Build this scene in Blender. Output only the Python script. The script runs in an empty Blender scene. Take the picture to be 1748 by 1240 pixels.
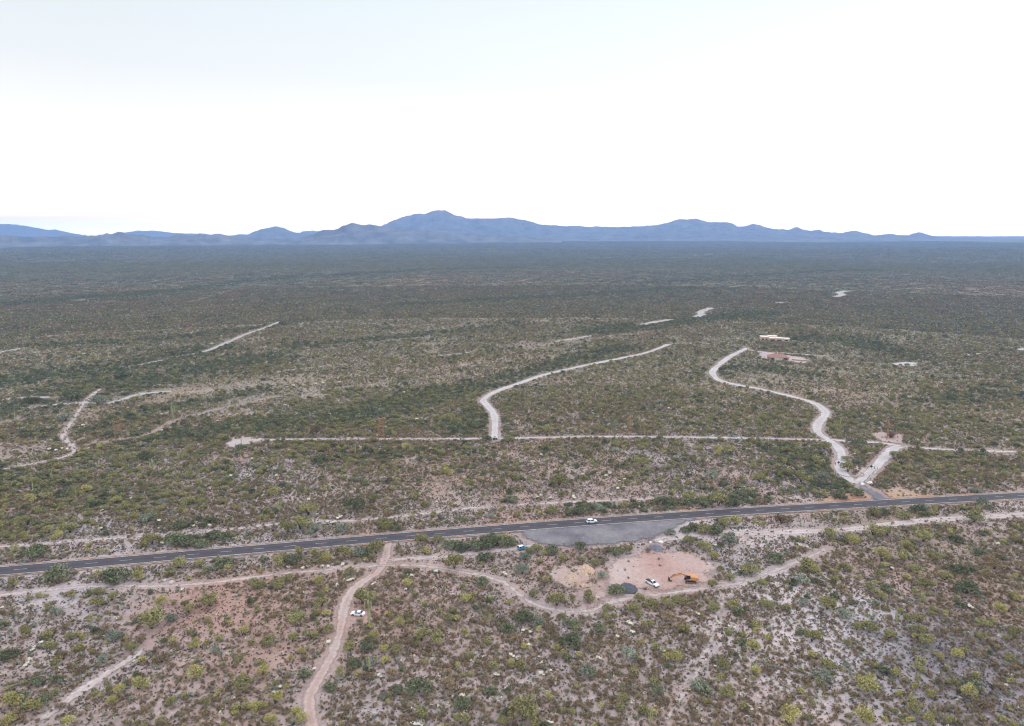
import bpy, bmesh, math, random
import numpy as np
from mathutils import Vector, Matrix
R = math.radians
random.seed(7)
rng = np.random.default_rng(7)
SC = bpy.context.scene
COL = SC.collection

# ------------------------------------------------------------------ camera
H = 125.0
F = 1165.0
PITCH = math.atan((620 - 399.0) / F)
cam_d = bpy.data.cameras.new('camera')
cam = bpy.data.objects.new('camera', cam_d)
COL.objects.link(cam)
cam_d.sensor_width = 36.0
cam_d.lens = F / 1748 * 36
cam_d.clip_start = 1.0
cam_d.clip_end = 90000.0
cam.location = (0, 0, H)
cam.rotation_euler = (R(90) - PITCH, 0, 0)
SC.camera = cam

# ------------------------------------------------------------------ world, sun, exposure
SUN_EL, SUN_AZ = R(9), R(58)          # azimuth measured from +Y towards +X
w = bpy.data.worlds.new("World")
SC.world = w
w.use_nodes = True
nt = w.node_tree
nt.nodes.clear()
N, L = nt.nodes, nt.links
wout = N.new('ShaderNodeOutputWorld')
bg = N.new('ShaderNodeBackground')
sky = N.new('ShaderNodeTexSky')
sky.sky_type = 'NISHITA'
sky.sun_disc = False
sky.sun_elevation = SUN_EL
sky.sun_rotation = SUN_AZ
sky.altitude = 600
sky.air_density = 1.0
sky.dust_density = 1.2
tc = N.new('ShaderNodeTexCoord')
sx = N.new('ShaderNodeSeparateXYZ')
L.new(tc.outputs['Generated'], sx.inputs[0])
ramp = N.new('ShaderNodeValToRGB')          # sky gradient: warm at the horizon, faint blue above, brightened overhead
L.new(sx.outputs['Z'], ramp.inputs[0])
cr = ramp.color_ramp
def vv(c, k): return (c[0]*k, c[1]*k, c[2]*k, 1)
cr.elements[0].position = 0.0
cr.elements[0].color = vv((1.0, .93, .84), 5.0)
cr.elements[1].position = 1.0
cr.elements[1].color = vv((.92, .94, 1.0), 1.32)  # upper stops, out of frame, brightened as added light for the land
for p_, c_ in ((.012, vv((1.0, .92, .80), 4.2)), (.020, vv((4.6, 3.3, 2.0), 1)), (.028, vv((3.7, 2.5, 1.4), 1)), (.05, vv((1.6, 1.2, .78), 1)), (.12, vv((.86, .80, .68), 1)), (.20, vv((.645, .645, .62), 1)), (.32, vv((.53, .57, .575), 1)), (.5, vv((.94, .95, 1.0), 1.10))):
    e = cr.elements.new(p_); e.color = c_
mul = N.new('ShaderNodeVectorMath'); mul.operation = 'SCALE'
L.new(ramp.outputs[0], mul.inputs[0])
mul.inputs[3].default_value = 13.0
# brighter glow at the horizon and on the sun's side
glow = N.new('ShaderNodeMapRange'); glow.inputs[1].default_value = -0.5; glow.inputs[2].default_value = 1.0
glow.inputs[3].default_value = 0.0; glow.inputs[4].default_value = 1.0
L.new(sx.outputs['X'], glow.inputs[0])
hz = N.new('ShaderNodeMapRange'); hz.inputs[1].default_value = 0.0; hz.inputs[2].default_value = 0.16
hz.inputs[3].default_value = 1.02; hz.inputs[4].default_value = 1.0
hz.interpolation_type = 'SMOOTHSTEP'
L.new(sx.outputs['Z'], hz.inputs[0])
gm = N.new('ShaderNodeMath'); gm.operation = 'MULTIPLY_ADD'; gm.inputs[1].default_value = 0.28; gm.inputs[2].default_value = 0.93
L.new(glow.outputs[0], gm.inputs[0])
gm2 = N.new('ShaderNodeMath'); gm2.operation = 'MULTIPLY'
L.new(gm.outputs[0], gm2.inputs[0]); L.new(hz.outputs[0], gm2.inputs[1])
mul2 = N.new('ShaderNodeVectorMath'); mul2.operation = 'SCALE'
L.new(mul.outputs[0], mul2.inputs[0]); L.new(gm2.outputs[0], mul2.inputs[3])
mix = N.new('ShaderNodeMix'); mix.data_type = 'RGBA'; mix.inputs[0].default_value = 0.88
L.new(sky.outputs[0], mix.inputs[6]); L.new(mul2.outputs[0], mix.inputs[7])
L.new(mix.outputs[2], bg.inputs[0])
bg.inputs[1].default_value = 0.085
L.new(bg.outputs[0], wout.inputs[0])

sun_d = bpy.data.lights.new('sun', 'SUN')
sun = bpy.data.objects.new('sun', sun_d)
COL.objects.link(sun)
sun_d.energy = 0.6
sun_d.angle = R(14)
sun_d.color = (1.0, .9, .78)
sdir = Vector((math.sin(SUN_AZ)*math.cos(SUN_EL), math.cos(SUN_AZ)*math.cos(SUN_EL), math.sin(SUN_EL)))
sun.rotation_euler = (-sdir).to_track_quat('-Z', 'Y').to_euler()
sun.location = (0, 0, 300)

SC.view_settings.view_transform = 'Standard'
SC.view_settings.look = 'None'
SC.view_settings.exposure = 0.76
SC.view_settings.gamma = 1.0
SC.cycles.max_bounces = 5
SC.cycles.diffuse_bounces = 2
SC.cycles.transparent_max_bounces = 8
SC.cycles.volume_bounces = 0
SC.cycles.use_denoising = True
SC.cycles.denoiser = 'OPENIMAGEDENOISE'
SC.cycles.denoising_input_passes = 'RGB_ALBEDO_NORMAL'
SC.cycles.use_adaptive_sampling = False
SC.cycles.pixel_filter_type = 'BLACKMAN_HARRIS'
SC.cycles.filter_width = 1.2

# ------------------------------------------------------------------ numeric helpers
def sstep(a, b, x):
    t = np.clip((x - a) / (b - a), 0, 1)
    return t * t * (3 - 2 * t)

def hash2(ix, iy, s=0):
    n = (ix * 374761393 + iy * 668265263 + s * 1442695041) & 0xffffffff
    n = ((n ^ (n >> 13)) * 1274126177) & 0xffffffff
    return ((n ^ (n >> 16)) & 0xffff) / 65535.0

def vnoise(x, y, s=0):
    x = np.asarray(x, float); y = np.asarray(y, float)
    ix = np.floor(x).astype(np.int64); iy = np.floor(y).astype(np.int64)
    fx = x - ix; fy = y - iy
    fx = fx * fx * (3 - 2 * fx); fy = fy * fy * (3 - 2 * fy)
    a = hash2(ix, iy, s); b = hash2(ix + 1, iy, s); c = hash2(ix, iy + 1, s); d = hash2(ix + 1, iy + 1, s)
    return (a * (1 - fx) + b * fx) * (1 - fy) + (c * (1 - fx) + d * fx) * fy

def fbm(x, y, s=0, o=4):
    t = 0; a = 1; n = 0
    for k in range(o):
        t = t + a * vnoise(x * 2 ** k, y * 2 ** k, s + k * 17); n += a; a *= .5
    return t / n

def hgt(x, y):
    """Height of the desert floor."""
    x = np.asarray(x, float); y = np.asarray(y, float)
    r = np.hypot(x, y)
    a = sstep(480, 1500, r)
    u = (fbm(x / 420 + 5, y / 300 + 3, 3, 3) - .5) * 11 * a
    u = u + (fbm(x / 1500 + 5, y / 1100 + 3, 31, 3) - .5) * 38 * sstep(1800, 5000, r)
    u = u + 46 * sstep(3000, 13000, r)
    return u

cp, sp = math.cos(PITCH), math.sin(PITCH)
def ray(px, py):
    u = (px - 874) / F; v = (620 - py) / F
    return np.array([u, cp + v * sp, -sp + v * cp])

def at(px, py):
    """The place on the ground that the photograph shows at a pixel."""
    d = ray(px, py)
    z = 0.0
    for _ in range(14):
        t = (z - H) / d[2]
        x, y = d[0] * t, d[1] * t
        z = z * .5 + float(hgt(x, y)) * .5
    return np.array([x, y])

def topx(x, y, z=0.0):
    dx, dy, dz = x, y, z - H
    dep = dy * cp - dz * sp
    up = dy * sp + dz * cp
    return 874 + F * dx / dep, 620 - F * up / dep

def pxsize(px, py):
    """metres per photo pixel at a ground point"""
    p = at(px, py)
    dep = p[1] * cp + H * sp
    return dep / F

def smooth(pts, n=4):
    """Catmull-Rom through 2D points"""
    P = [np.array(p, float) for p in pts]
    P = [2 * P[0] - P[1]] + P + [2 * P[-1] - P[-2]]
    out = []
    for i in range(1, len(P) - 2):
        for k in range(n):
            t = k / n
            out.append(.5 * ((2 * P[i]) + (-P[i-1] + P[i+1]) * t + (2*P[i-1] - 5*P[i] + 4*P[i+1] - P[i+2]) * t*t + (-P[i-1] + 3*P[i] - 3*P[i+1] + P[i+2]) * t**3))
    out.append(P[-2])
    return np.array(out)

# ------------------------------------------------------------------ materials
def newmat(name):
    m = bpy.data.materials.new(name); m.use_nodes = True
    n = m.node_tree.nodes; b = n['Principled BSDF']
    b.inputs['Specular IOR Level'].default_value = .25
    return m, n, m.node_tree.links, b

def plain(name, col, rough=.6, metal=0, noise=0.12, scale=6.0):
    m, n, l, b = newmat(name)
    b.inputs['Roughness'].default_value = rough
    b.inputs['Metallic'].default_value = metal
    tex = n.new('ShaderNodeTexNoise'); tex.inputs['Scale'].default_value = scale
    co = n.new('ShaderNodeTexCoord'); l.new(co.outputs['Object'], tex.inputs['Vector'])
    mp = n.new('ShaderNodeMapRange'); mp.inputs[1].default_value = .3; mp.inputs[2].default_value = .7
    mp.inputs[3].default_value = 1 - noise; mp.inputs[4].default_value = 1 + noise
    l.new(tex.outputs[0], mp.inputs[0])
    s = n.new('ShaderNodeVectorMath'); s.operation = 'SCALE'; s.inputs[0].default_value = col
    l.new(mp.outputs[0], s.inputs[3]); l.new(s.outputs[0], b.inputs['Base Color'])
    return m

def leafmat(name, ca, cb, var=.35):
    """foliage: each leaf has its own tone (attribute), each plant too"""
    m, n, l, b = newmat(name)
    b.inputs['Roughness'].default_value = .7
    b.inputs['Specular IOR Level'].default_value = .12
    at_ = n.new('ShaderNodeAttribute'); at_.attribute_name = 'tone'
    oi = n.new('ShaderNodeObjectInfo')
    mx = n.new('ShaderNodeMix'); mx.data_type = 'RGBA'
    mx.inputs[6].default_value = (*ca, 1); mx.inputs[7].default_value = (*cb, 1)
    l.new(at_.outputs['Fac'], mx.inputs[0])
    mp = n.new('ShaderNodeMapRange'); mp.inputs[3].default_value = 1 - var; mp.inputs[4].default_value = 1 + var
    l.new(oi.outputs['Random'], mp.inputs[0])
    s = n.new('ShaderNodeVectorMath'); s.operation = 'SCALE'
    l.new(mx.outputs[2], s.inputs[0]); l.new(mp.outputs[0], s.inputs[3])
    l.new(s.outputs[0], b.inputs['Base Color'])
    return m

LM = {
 'P': leafmat('leaf_palo_verde', (.15, .145, .062), (.32, .295, .135), .22),
 'Y': leafmat('leaf_yellow', (.22, .205, .075), (.46, .41, .165), .2),
 'G': leafmat('leaf_mesquite', (.078, .092, .052), (.195, .21, .12), .28),
 'S': leafmat('leaf_ironwood', (.14, .16, .12), (.31, .335, .25), .2),
 'O': leafmat('leaf_creosote', (.135, .10, .06), (.29, .22, .13), .32),
 'B': leafmat('leaf_bursage', (.046, .050, .046), (.125, .128, .108), .35),
 'D': leafmat('leaf_dry', (.18, .12, .08), (.34, .24, .16), .3),
 'W': leafmat('cholla_spine', (.48, .45, .35), (.80, .76, .64), .12),
 'T': leafmat('dry_twig', (.20, .16, .14), (.36, .31, .28), .25),
}
M_bark = plain('bark', (.09, .075, .055), .9)
M_sag = plain('saguaro_skin', (.30, .31, .175), .8, 0, .2, 1.2)
M_choltrunk = plain('cholla_trunk', (.07, .055, .04), .9)

def soilmat(name):
    """desert soil: base colour from the surface's own 'soil' attribute with stones, crust and grit"""
    m, n, l, b = newmat(name)
    b.inputs['Roughness'].default_value = .95
    b.inputs['Specular IOR Level'].default_value = .1
    a = n.new('ShaderNodeAttribute'); a.attribute_name = 'soil'
    g = n.new('ShaderNodeNewGeometry')
    def noise(scale, det=4, ro=.6):
        t = n.new('ShaderNodeTexNoise'); t.inputs['Scale'].default_value = scale
        t.inputs['Detail'].default_value = det; t.inputs['Roughness'].default_value = ro
        l.new(g.outputs['Position'], t.inputs['Vector']); return t
    def mr(src, a0, a1, b0, b1):
        q = n.new('ShaderNodeMapRange'); q.inputs[1].default_value = a0; q.inputs[2].default_value = a1
        q.inputs[3].default_value = b0; q.inputs[4].default_value = b1
        l.new(src, q.inputs[0]); return q.outputs[0]
    def mul_(x, y):
        q = n.new('ShaderNodeMath'); q.operation = 'MULTIPLY'; l.new(x, q.inputs[0]); l.new(y, q.inputs[1]); return q.outputs[0]
    f = mul_(mr(noise(.055, 5).outputs[0], .3, .7, .80, 1.18), mr(noise(.8, 6, .75).outputs[0], .3, .7, .68, 1.28))
    s = n.new('ShaderNodeVectorMath'); s.operation = 'SCALE'
    l.new(a.outputs['Color'], s.inputs[0]); l.new(f, s.inputs[3])
    mx = n.new('ShaderNodeMix'); mx.data_type = 'RGBA'
    l.new(mr(noise(.02, 4).outputs[0], .45, .65, 0, .45), mx.inputs[0])
    l.new(s.outputs[0], mx.inputs[6])
    s2 = n.new('ShaderNodeVectorMath'); s2.operation = 'MULTIPLY'; s2.inputs[1].default_value = (1.12, .93, .84)
    l.new(s.outputs[0], s2.inputs[0]); l.new(s2.outputs[0], mx.inputs[7])
    # scattered stones
    v = n.new('ShaderNodeTexVoronoi'); v.inputs['Scale'].default_value = 1.3
    l.new(g.outputs['Position'], v.inputs['Vector'])
    mx2 = n.new('ShaderNodeMix'); mx2.data_type = 'RGBA'
    l.new(mr(v.outputs['Distance'], .10, .20, .55, 0), mx2.inputs[0])
    l.new(mx.outputs[2], mx2.inputs[6])
    s3 = n.new('ShaderNodeVectorMath'); s3.operation = 'SCALE'; s3.inputs[3].default_value = .45
    l.new(mx.outputs[2], s3.inputs[0]); l.new(s3.outputs[0], mx2.inputs[7])
    l.new(mx2.outputs[2], b.inputs['Base Color'])
    return m
M_soil = soilmat('desert_soil')

def trackmat(name, ca, cb, ragged=1.1, rut=.0, scale=.35, soft=.9):
    """bare surface whose ragged edge lets the ground show; 'edge' = metres inside the edge, 'across' = -1..1"""
    m, n, l, b = newmat(name)
    b.inputs['Roughness'].default_value = .95
    b.inputs['Specular IOR Level'].default_value = .1
    g = n.new('ShaderNodeNewGeometry')
    e = n.new('ShaderNodeAttribute'); e.attribute_name = 'edge'
    def noise(sc, det=5, ro=.65):
        t = n.new('ShaderNodeTexNoise'); t.inputs['Scale'].default_value = sc
        t.inputs['Detail'].default_value = det; t.inputs['Roughness'].default_value = ro
        l.new(g.outputs['Position'], t.inputs['Vector']); return t.outputs[0]
    mx = n.new('ShaderNodeMix'); mx.data_type = 'RGBA'
    mx.inputs[6].default_value = (*ca, 1); mx.inputs[7].default_value = (*cb, 1)
    q = n.new('ShaderNodeMapRange'); q.inputs[1].default_value = .35; q.inputs[2].default_value = .65
    l.new(noise(.06, 5), q.inputs[0]); l.new(q.outputs[0], mx.inputs[0])
    q2 = n.new('ShaderNodeMapRange'); q2.inputs[1].default_value = .3; q2.inputs[2].default_value = .7
    q2.inputs[3].default_value = .76; q2.inputs[4].default_value = 1.2
    l.new(noise(.9, 6, .75), q2.inputs[0])
    s = n.new('ShaderNodeVectorMath'); s.operation = 'SCALE'
    l.new(mx.outputs[2], s.inputs[0])
    fac = q2.outputs[0]
    if rut:
        ac = n.new('ShaderNodeAttribute'); ac.attribute_name = 'across'
        ab = n.new('ShaderNodeMath'); ab.operation = 'ABSOLUTE'; l.new(ac.outputs['Fac'], ab.inputs[0])
        sb = n.new('ShaderNodeMath'); sb.operation = 'SUBTRACT'; sb.inputs[1].default_value = .42; l.new(ab.outputs[0], sb.inputs[0])
        a2 = n.new('ShaderNodeMath'); a2.operation = 'ABSOLUTE'; l.new(sb.outputs[0], a2.inputs[0])
        q3 = n.new('ShaderNodeMapRange'); q3.inputs[1].default_value = .08; q3.inputs[2].default_value = .3
        q3.inputs[3].default_value = 1 + rut; q3.inputs[4].default_value = 1 - rut
        l.new(a2.outputs[0], q3.inputs[0])
        mm = n.new('ShaderNodeMath'); mm.operation = 'MULTIPLY'; l.new(fac, mm.inputs[0]); l.new(q3.outputs[0], mm.inputs[1]); fac = mm.outputs[0]
    l.new(fac, s.inputs[3])
    l.new(s.outputs[0], b.inputs['Base Color'])
    # coverage
    ns = n.new('ShaderNodeMath'); ns.operation = 'MULTIPLY_ADD'; ns.inputs[1].default_value = -ragged * 2; ns.inputs[2].default_value = ragged * .55
    l.new(noise(scale, 5, .7), ns.inputs[0])
    ad = n.new('ShaderNodeMath'); ad.operation = 'ADD'; l.new(e.outputs['Fac'], ad.inputs[0]); l.new(ns.outputs[0], ad.inputs[1])
    al = n.new('ShaderNodeMapRange'); al.inputs[1].default_value = -.05; al.inputs[2].default_value = soft
    l.new(ad.outputs[0], al.inputs[0])
    tr = n.new('ShaderNodeBsdfTransparent'); ms = n.new('ShaderNodeMixShader')
    l.new(al.outputs[0], ms.inputs[0]); l.new(tr.outputs[0], ms.inputs[1]); l.new(b.outputs[0], ms.inputs[2])
    l.new(ms.outputs[0], n['Material Output'].inputs['Surface'])
    return m

M_trk_pink = trackmat('track_pink_dirt', (.38, .265, .23), (.40, .33, .30), 1.8, .07)
M_trk_pale = trackmat('track_pale_dirt', (.37, .305, .28), (.45, .385, .365), 2.2, .05)
M_trk_grey = trackmat('track_gravel', (.39, .352, .335), (.46, .425, .42), 2.2, .04)
M_wash = trackmat('wash_sand', (.34, .305, .285), (.40, .365, .345), 3.2, 0, .16, 1.6)
M_trk_tan = trackmat('trail_tan', (.31, .235, .185), (.28, .225, .19), 2.6, .03)
M_pad = trackmat('cleared_dirt', (.36, .225, .19), (.41, .33, .30), 9.0, 0, .10, 2.5)
M_shoulder = trackmat('road_shoulder', (.36, .20, .135), (.36, .28, .20), 2.2, 0, .3, .8)
M_tyre_dust = trackmat('tyre_dust', (.24, .22, .22), (.28, .26, .26), 2.0, .05, .5, 2.2)
M_pull = trackmat('pullout_gravel', (.12, .112, .125), (.225, .21, .215), 5.0, 0, .18, 1.8)

# ------------------------------------------------------------------ object helpers
def tag(o, label=None, cat=None, group=None, kind=None):
    if label: o['label'] = label
    if cat: o['category'] = cat
    if group: o['group'] = group
    if kind: o['kind'] = kind
    return o

def link(name, me, mat=None, parent=None, loc=None):
    o = bpy.data.objects.new(name, me); COL.objects.link(o)
    if mat is not None and not me.materials: me.materials.append(mat)
    if parent is not None: o.parent = parent
    if loc is not None: o.location = loc
    return o

def empty(name, loc=(0, 0, 0), rz=0, size=1.0):
    o = bpy.data.objects.new(name, None); COL.objects.link(o)
    o.location = loc; o.rotation_euler = (0, 0, rz); o.empty_display_size = size
    return o

def npmesh(name, verts, faces, attrs=None, smooth_=False):
    """faces: (n,k) int array or list of lists"""
    me = bpy.data.meshes.new(name)
    verts = np.asarray(verts, np.float32)
    if isinstance(faces, np.ndarray):
        nf, k = faces.shape
        me.vertices.add(len(verts)); me.vertices.foreach_set('co', verts.ravel())
        me.loops.add(nf * k); me.loops.foreach_set('vertex_index', faces.astype(np.int32).ravel())
        me.polygons.add(nf); me.polygons.foreach_set('loop_start', np.arange(0, nf * k, k, dtype=np.int32))
        try: me.polygons.foreach_set('loop_total', np.full(nf, k, np.int32))
        except Exception: pass
        me.update(calc_edges=True)
    else:
        me.from_pydata([tuple(map(float, v)) for v in verts], [], faces)
    if attrs:
        for nme, (typ, dom, data) in attrs.items():
            a = me.attributes.new(nme, typ, dom)
            if typ == 'FLOAT_COLOR': a.data.foreach_set('color', np.asarray(data, np.float32).ravel())
            else: a.data.foreach_set('value', np.asarray(data).ravel())
    if smooth_: me.polygons.foreach_set('use_smooth', np.ones(len(me.polygons), bool))
    me.update()
    return me

def bm_mesh(name, bm):
    me = bpy.data.meshes.new(name); bm.to_mesh(me); bm.free(); return me

def bbox(bm, x0, x1, y0, y1, z0, z1, bev=0):
    r = bmesh.ops.create_cube(bm, size=1)
    bmesh.ops.scale(bm, vec=(x1-x0, y1-y0, z1-z0), verts=r['verts'])
    bmesh.ops.translate(bm, vec=((x0+x1)/2, (y0+y1)/2, (z0+z1)/2), verts=r['verts'])
    if bev:
        ed = list({e for v in r['verts'] for e in v.link_edges})
        bmesh.ops.bevel(bm, geom=ed, offset=bev, segments=2, affect='EDGES')
    return r

def bcyl(bm, p0, p1, r0, r1=None, seg=10):
    p0, p1 = Vector(p0), Vector(p1); r1 = r0 if r1 is None else r1
    d = p1 - p0
    r = bmesh.ops.create_cone(bm, cap_ends=True, segments=seg, radius1=r0, radius2=r1, depth=d.length)
    q = d.to_track_quat('Z', 'Y').to_matrix().to_4x4()
    bmesh.ops.transform(bm, matrix=Matrix.Translation((p0+p1)/2) @ q, verts=r['verts'])
    return r

def bprism(bm, pts, y0, y1, taper=None):
    """extrude an x-z outline along y"""
    a = [bm.verts.new((x, y0, z)) for x, z in pts]; b = [bm.verts.new((x, y1, z)) for x, z in pts]
    n = len(pts)
    bm.faces.new(a); bm.faces.new(b[::-1])
    for i in range(n):
        j = (i+1) % n
        bm.faces.new((a[j], a[i], b[i], b[j]))
    bmesh.ops.recalc_face_normals(bm, faces=bm.faces)

# ------------------------------------------------------------------ layout traced on the ground
def G(pts, n=4): return smooth([at(*p) for p in pts], n)

ROAD = G([(-60, 981.5), (0, 976), (220, 958), (440, 938), (660, 919.5), (880, 902), (1010, 891.5), (1150, 882.5), (1308, 871.5), (1500, 860.5), (1748, 847), (1830, 842.5)], 6)
# straighten the highway with a low-order fit
_c = np.polyfit(ROAD[:, 0], ROAD[:, 1], 4)
_x = np.linspace(ROAD[0, 0] - 60, ROAD[-1, 0] + 80, 160)
ROAD = np.stack([_x, np.polyval(_c, _x)], 1)

# name, material, width m, pixels, clear (0..1 how bare)
TRACKS = [
 ('dirt_track', M_trk_pink, 5.2, [(664, 922), (661, 938), (656, 957), (646, 976), (628, 987), (606, 1004), (592, 1025), (585, 1050), (581, 1075), (573, 1100), (563, 1125), (549, 1150), (532, 1180), (527, 1200), (533, 1238), (541, 1270)], 1),
 ('dirt_track', M_trk_pale, 4.0, [(-30, 1019), (60, 1010), (130, 1003), (200, 1000), (260, 1001), (330, 998), (400, 990), (470, 981), (560, 973), (650, 966), (720, 966), (790, 977), (850, 990), (880, 1010), (905, 1028), (940, 1040), (980, 1045), (1012, 1042), (1045, 1027), (1090, 1019), (1150, 1012), (1205, 1004), (1262, 995), (1322, 974), (1372, 955), (1414, 936)], 1),
 ('dirt_track', M_trk_pale, 4.2, [(655, 957), (700, 954), (760, 950), (820, 944), (880, 936), (930, 930)], .9),
 ('dirt_track', M_trk_pale, 6.4, [(1112, 926), (1180, 913), (1280, 911), (1360, 908), (1440, 905), (1540, 893), (1640, 885), (1780, 878)], .9),
 ('dirt_trail', M_trk_pale, 3.8, [(-30, 935), (60, 930), (150, 922), (250, 916), (400, 903), (500, 893), (600, 889), (700, 880), (800, 868), (880, 862), (960, 858), (1100, 852), (1200, 845)], .72),
 ('dirt_track', M_trk_grey, 4.2, [(400, 755), (460, 751), (600, 750), (720, 750), (840, 749), (1000, 746), (1100, 746), (1250, 748), (1390, 751), (1420, 754)], .95),
 ('dirt_track', M_trk_grey, 4.6, [(1535, 762), (1560, 764), (1640, 769), (1800, 773)], .95),
 ('gravel_road', M_trk_grey, 7.4, [(843, 752), (845, 730), (843, 707), (831, 692), (826, 682), (846, 669), (880, 657), (930, 640), (1000, 624), (1060, 612), (1105, 602), (1142, 588)], 1),
 ('dirt_track', M_trk_pale, 4.0, [(1142, 588), (1180, 586), (1230, 588), (1275, 593)], .9),
 ('gravel_road', M_trk_grey, 8.0, [(1277, 594), (1245, 610), (1219, 631), (1219, 642), (1237, 653), (1300, 665), (1380, 685), (1404, 698), (1409, 708), (1397, 723), (1396, 738), (1414, 751), (1432, 766), (1438, 785), (1434, 801), (1447, 816), (1468, 828)], 1),
 ('gravel_road', M_trk_grey, 8.0, [(1466, 824), (1492, 800), (1511, 780), (1526, 766), (1540, 761)], 1),
 ('gravel_road', M_trk_grey, 6.0, [(1412, 750), (1450, 754), (1500, 756), (1545, 763)], 1),
 ('dirt_track', M_trk_pale, 6.0, [(1277, 597), (1300, 601), (1350, 604), (1420, 609)], 1),
 ('sandy_wash', M_wash, 9.0, [(480, 548), (455, 559), (420, 571), (390, 584), (360, 597), (340, 603)], 1),
 ('sandy_wash', M_wash, 8.0, [(335, 604), (285, 614), (225, 626)], .85),
 ('sandy_wash', M_wash, 9.0, [(60, 695), (100, 691), (140, 688), (175, 689), (205, 684), (240, 673), (300, 668)], .8),
 ('dirt_track', M_trk_pale, 4.6, [(172, 664), (150, 681), (135, 701), (119, 725), (108, 745), (122, 760), (124, 775), (88, 786), (30, 797), (-20, 807)], .78),
 ('dirt_trail', M_trk_tan, 4.5, [(150, 760), (200, 752), (250, 743), (300, 718), (360, 702), (430, 686), (500, 672)], .85),
 ('dirt_trail', M_trk_tan, 5.0, [(80, 575), (150, 560), (220, 545), (300, 525), (340, 512), (380, 500), (430, 487)], .8),
 ('sandy_wash', M_wash, 9.0, [(-10, 604), (20, 598), (42, 594)], .9),
 ('sandy_wash', M_wash, 12.0, [(125, 514), (150, 511), (170, 509)], .9),
 ('sandy_wash', M_wash, 6.0, [(465, 637), (500, 632), (560, 625)], .7),
 ('sandy_wash', M_wash, 7.0, [(740, 609), (770, 606), (805, 602)], .85),
 ('sandy_wash', M_wash, 9.0, [(945, 584), (985, 578), (1010, 573)], .85),
 ('sandy_wash', M_wash, 14.0, [(1095, 555), (1120, 550), (1147, 546)], 1),
 ('sandy_wash', M_wash, 16.0, [(1185, 542), (1196, 538), (1198, 532), (1215, 526)], 1),
 ('sandy_wash', M_wash, 20.0, [(1425, 507), (1438, 504), (1432, 500), (1446, 497)], 1),
 ('sandy_wash', M_wash, 12.0, [(1325, 518), (1340, 516)], 1),
 ('sandy_wash', M_wash, 9.0, [(-20, 685), (40, 680), (90, 679)], .7),
 ('dirt_trail', M_trk_tan, 3.5, [(0, 723), (60, 713), (130, 706)], .7),
 ('dirt_trail', M_trk_tan, 3.5, [(560, 665), (640, 655), (720, 648), (800, 635)], .5),
 ('dirt_trail', M_trk_pale, 4.6, [(60, 1240), (110, 1200), (170, 1160), (215, 1130), (250, 1105)], .75),
 ('dirt_trail', M_trk_pale, 3.0, [(1130, 1240), (1190, 1150), (1215, 1090), (1228, 1040), (1262, 998)], .5),
 ('dirt_trail', M_trk_pale, 2.5, [(1280, 911), (1265, 935), (1262, 960), (1290, 985)], .5),
]
PATCHES = [
 ('cleared_ground', M_pad, [(1016, 972), (1028, 955), (1045, 948), (1072, 944), (1088, 932), (1118, 928), (1140, 936), (1182, 932), (1200, 944), (1228, 958), (1240, 972), (1232, 985), (1252, 1002), (1210, 1008), (1186, 1014), (1120, 1016), (1062, 1026), (1030, 1036), (1020, 1046), (985, 1046), (996, 1030), (980, 1018), (1000, 1004), (1020, 996)], 1),
 ('cleared_ground', M_trk_pale, [(384, 757), (392, 748), (412, 744), (436, 746), (455, 750), (430, 758), (405, 765), (388, 764)], 1),
 ('cleared_ground', M_trk_pale, [(1290, 600), (1318, 603), (1372, 611), (1388, 617), (1378, 622), (1340, 617), (1312, 614), (1296, 612)], 1),
 ('cleared_ground', M_trk_grey, [(1520, 621), (1545, 618), (1572, 620), (1566, 626), (1535, 626)], 1),
 ('cleared_ground', M_trk_grey, [(1728, 596), (1760, 594), (1770, 599), (1735, 599)], 1),
 ('cleared_ground', M_trk_pink, [(935, 976), (955, 964), (1000, 966), (1010, 990), (996, 1010), (965, 1005), (940, 992)], .8),
 ('cleared_ground', M_trk_pink, [(1480, 742), (1500, 738), (1540, 742), (1545, 760), (1500, 754)], .9),
 ('cleared_ground', M_shoulder, [(1500, 838), (1530, 832), (1600, 846), (1600, 852), (1545, 856), (1520, 852)], .8),
 ('cleared_ground', M_shoulder, [(1400, 850), (1470, 838), (1492, 850), (1480, 859), (1400, 864)], .7),
]
PULL = [(878, 908), (890, 918), (905, 927), (923, 935), (975, 936), (1034, 934), (1066, 930), (1112, 925), (1128, 917), (1152, 907), (1172, 897), (1200, 884), (1200, 880), (1010, 893), (880, 904)]
APRON = [(1468, 822), (1478, 829), (1496, 836), (1512, 846), (1532, 856), (1522, 862), (1492, 862), (1484, 850), (1464, 836), (1456, 828)]

def seg_dist(x, y, poly):
    d = np.full(len(x), 1e9)
    for a, b in zip(poly[:-1], poly[1:]):
        v = b - a; L2 = float(v @ v) + 1e-9
        t = np.clip(((x - a[0]) * v[0] + (y - a[1]) * v[1]) / L2, 0, 1)
        d = np.minimum(d, np.hypot(x - a[0] - t * v[0], y - a[1] - t * v[1]))
    return d

def inside(x, y, poly):
    c = np.zeros(len(x), bool); n = len(poly); j = n - 1
    for i in range(n):
        xi, yi = poly[i]; xj, yj = poly[j]
        k = ((yi > y) != (yj > y)) & (x < (xj - xi) * (y - yi) / (yj - yi + 1e-12) + xi)
        c ^= k; j = i
    return c

def sdist(x, y, poly):
    d = seg_dist(x, y, list(poly) + [poly[0]])
    return np.where(inside(x, y, poly), d, -d)

TG = [(t, G(t[3], 5)) for t in TRACKS]
PG = [(p, np.array([at(*q) for q in p[2]])) for p in PATCHES]
PULLG = np.array([at(*q) for q in PULL]); APG = np.array([at(*q) for q in APRON])

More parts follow.
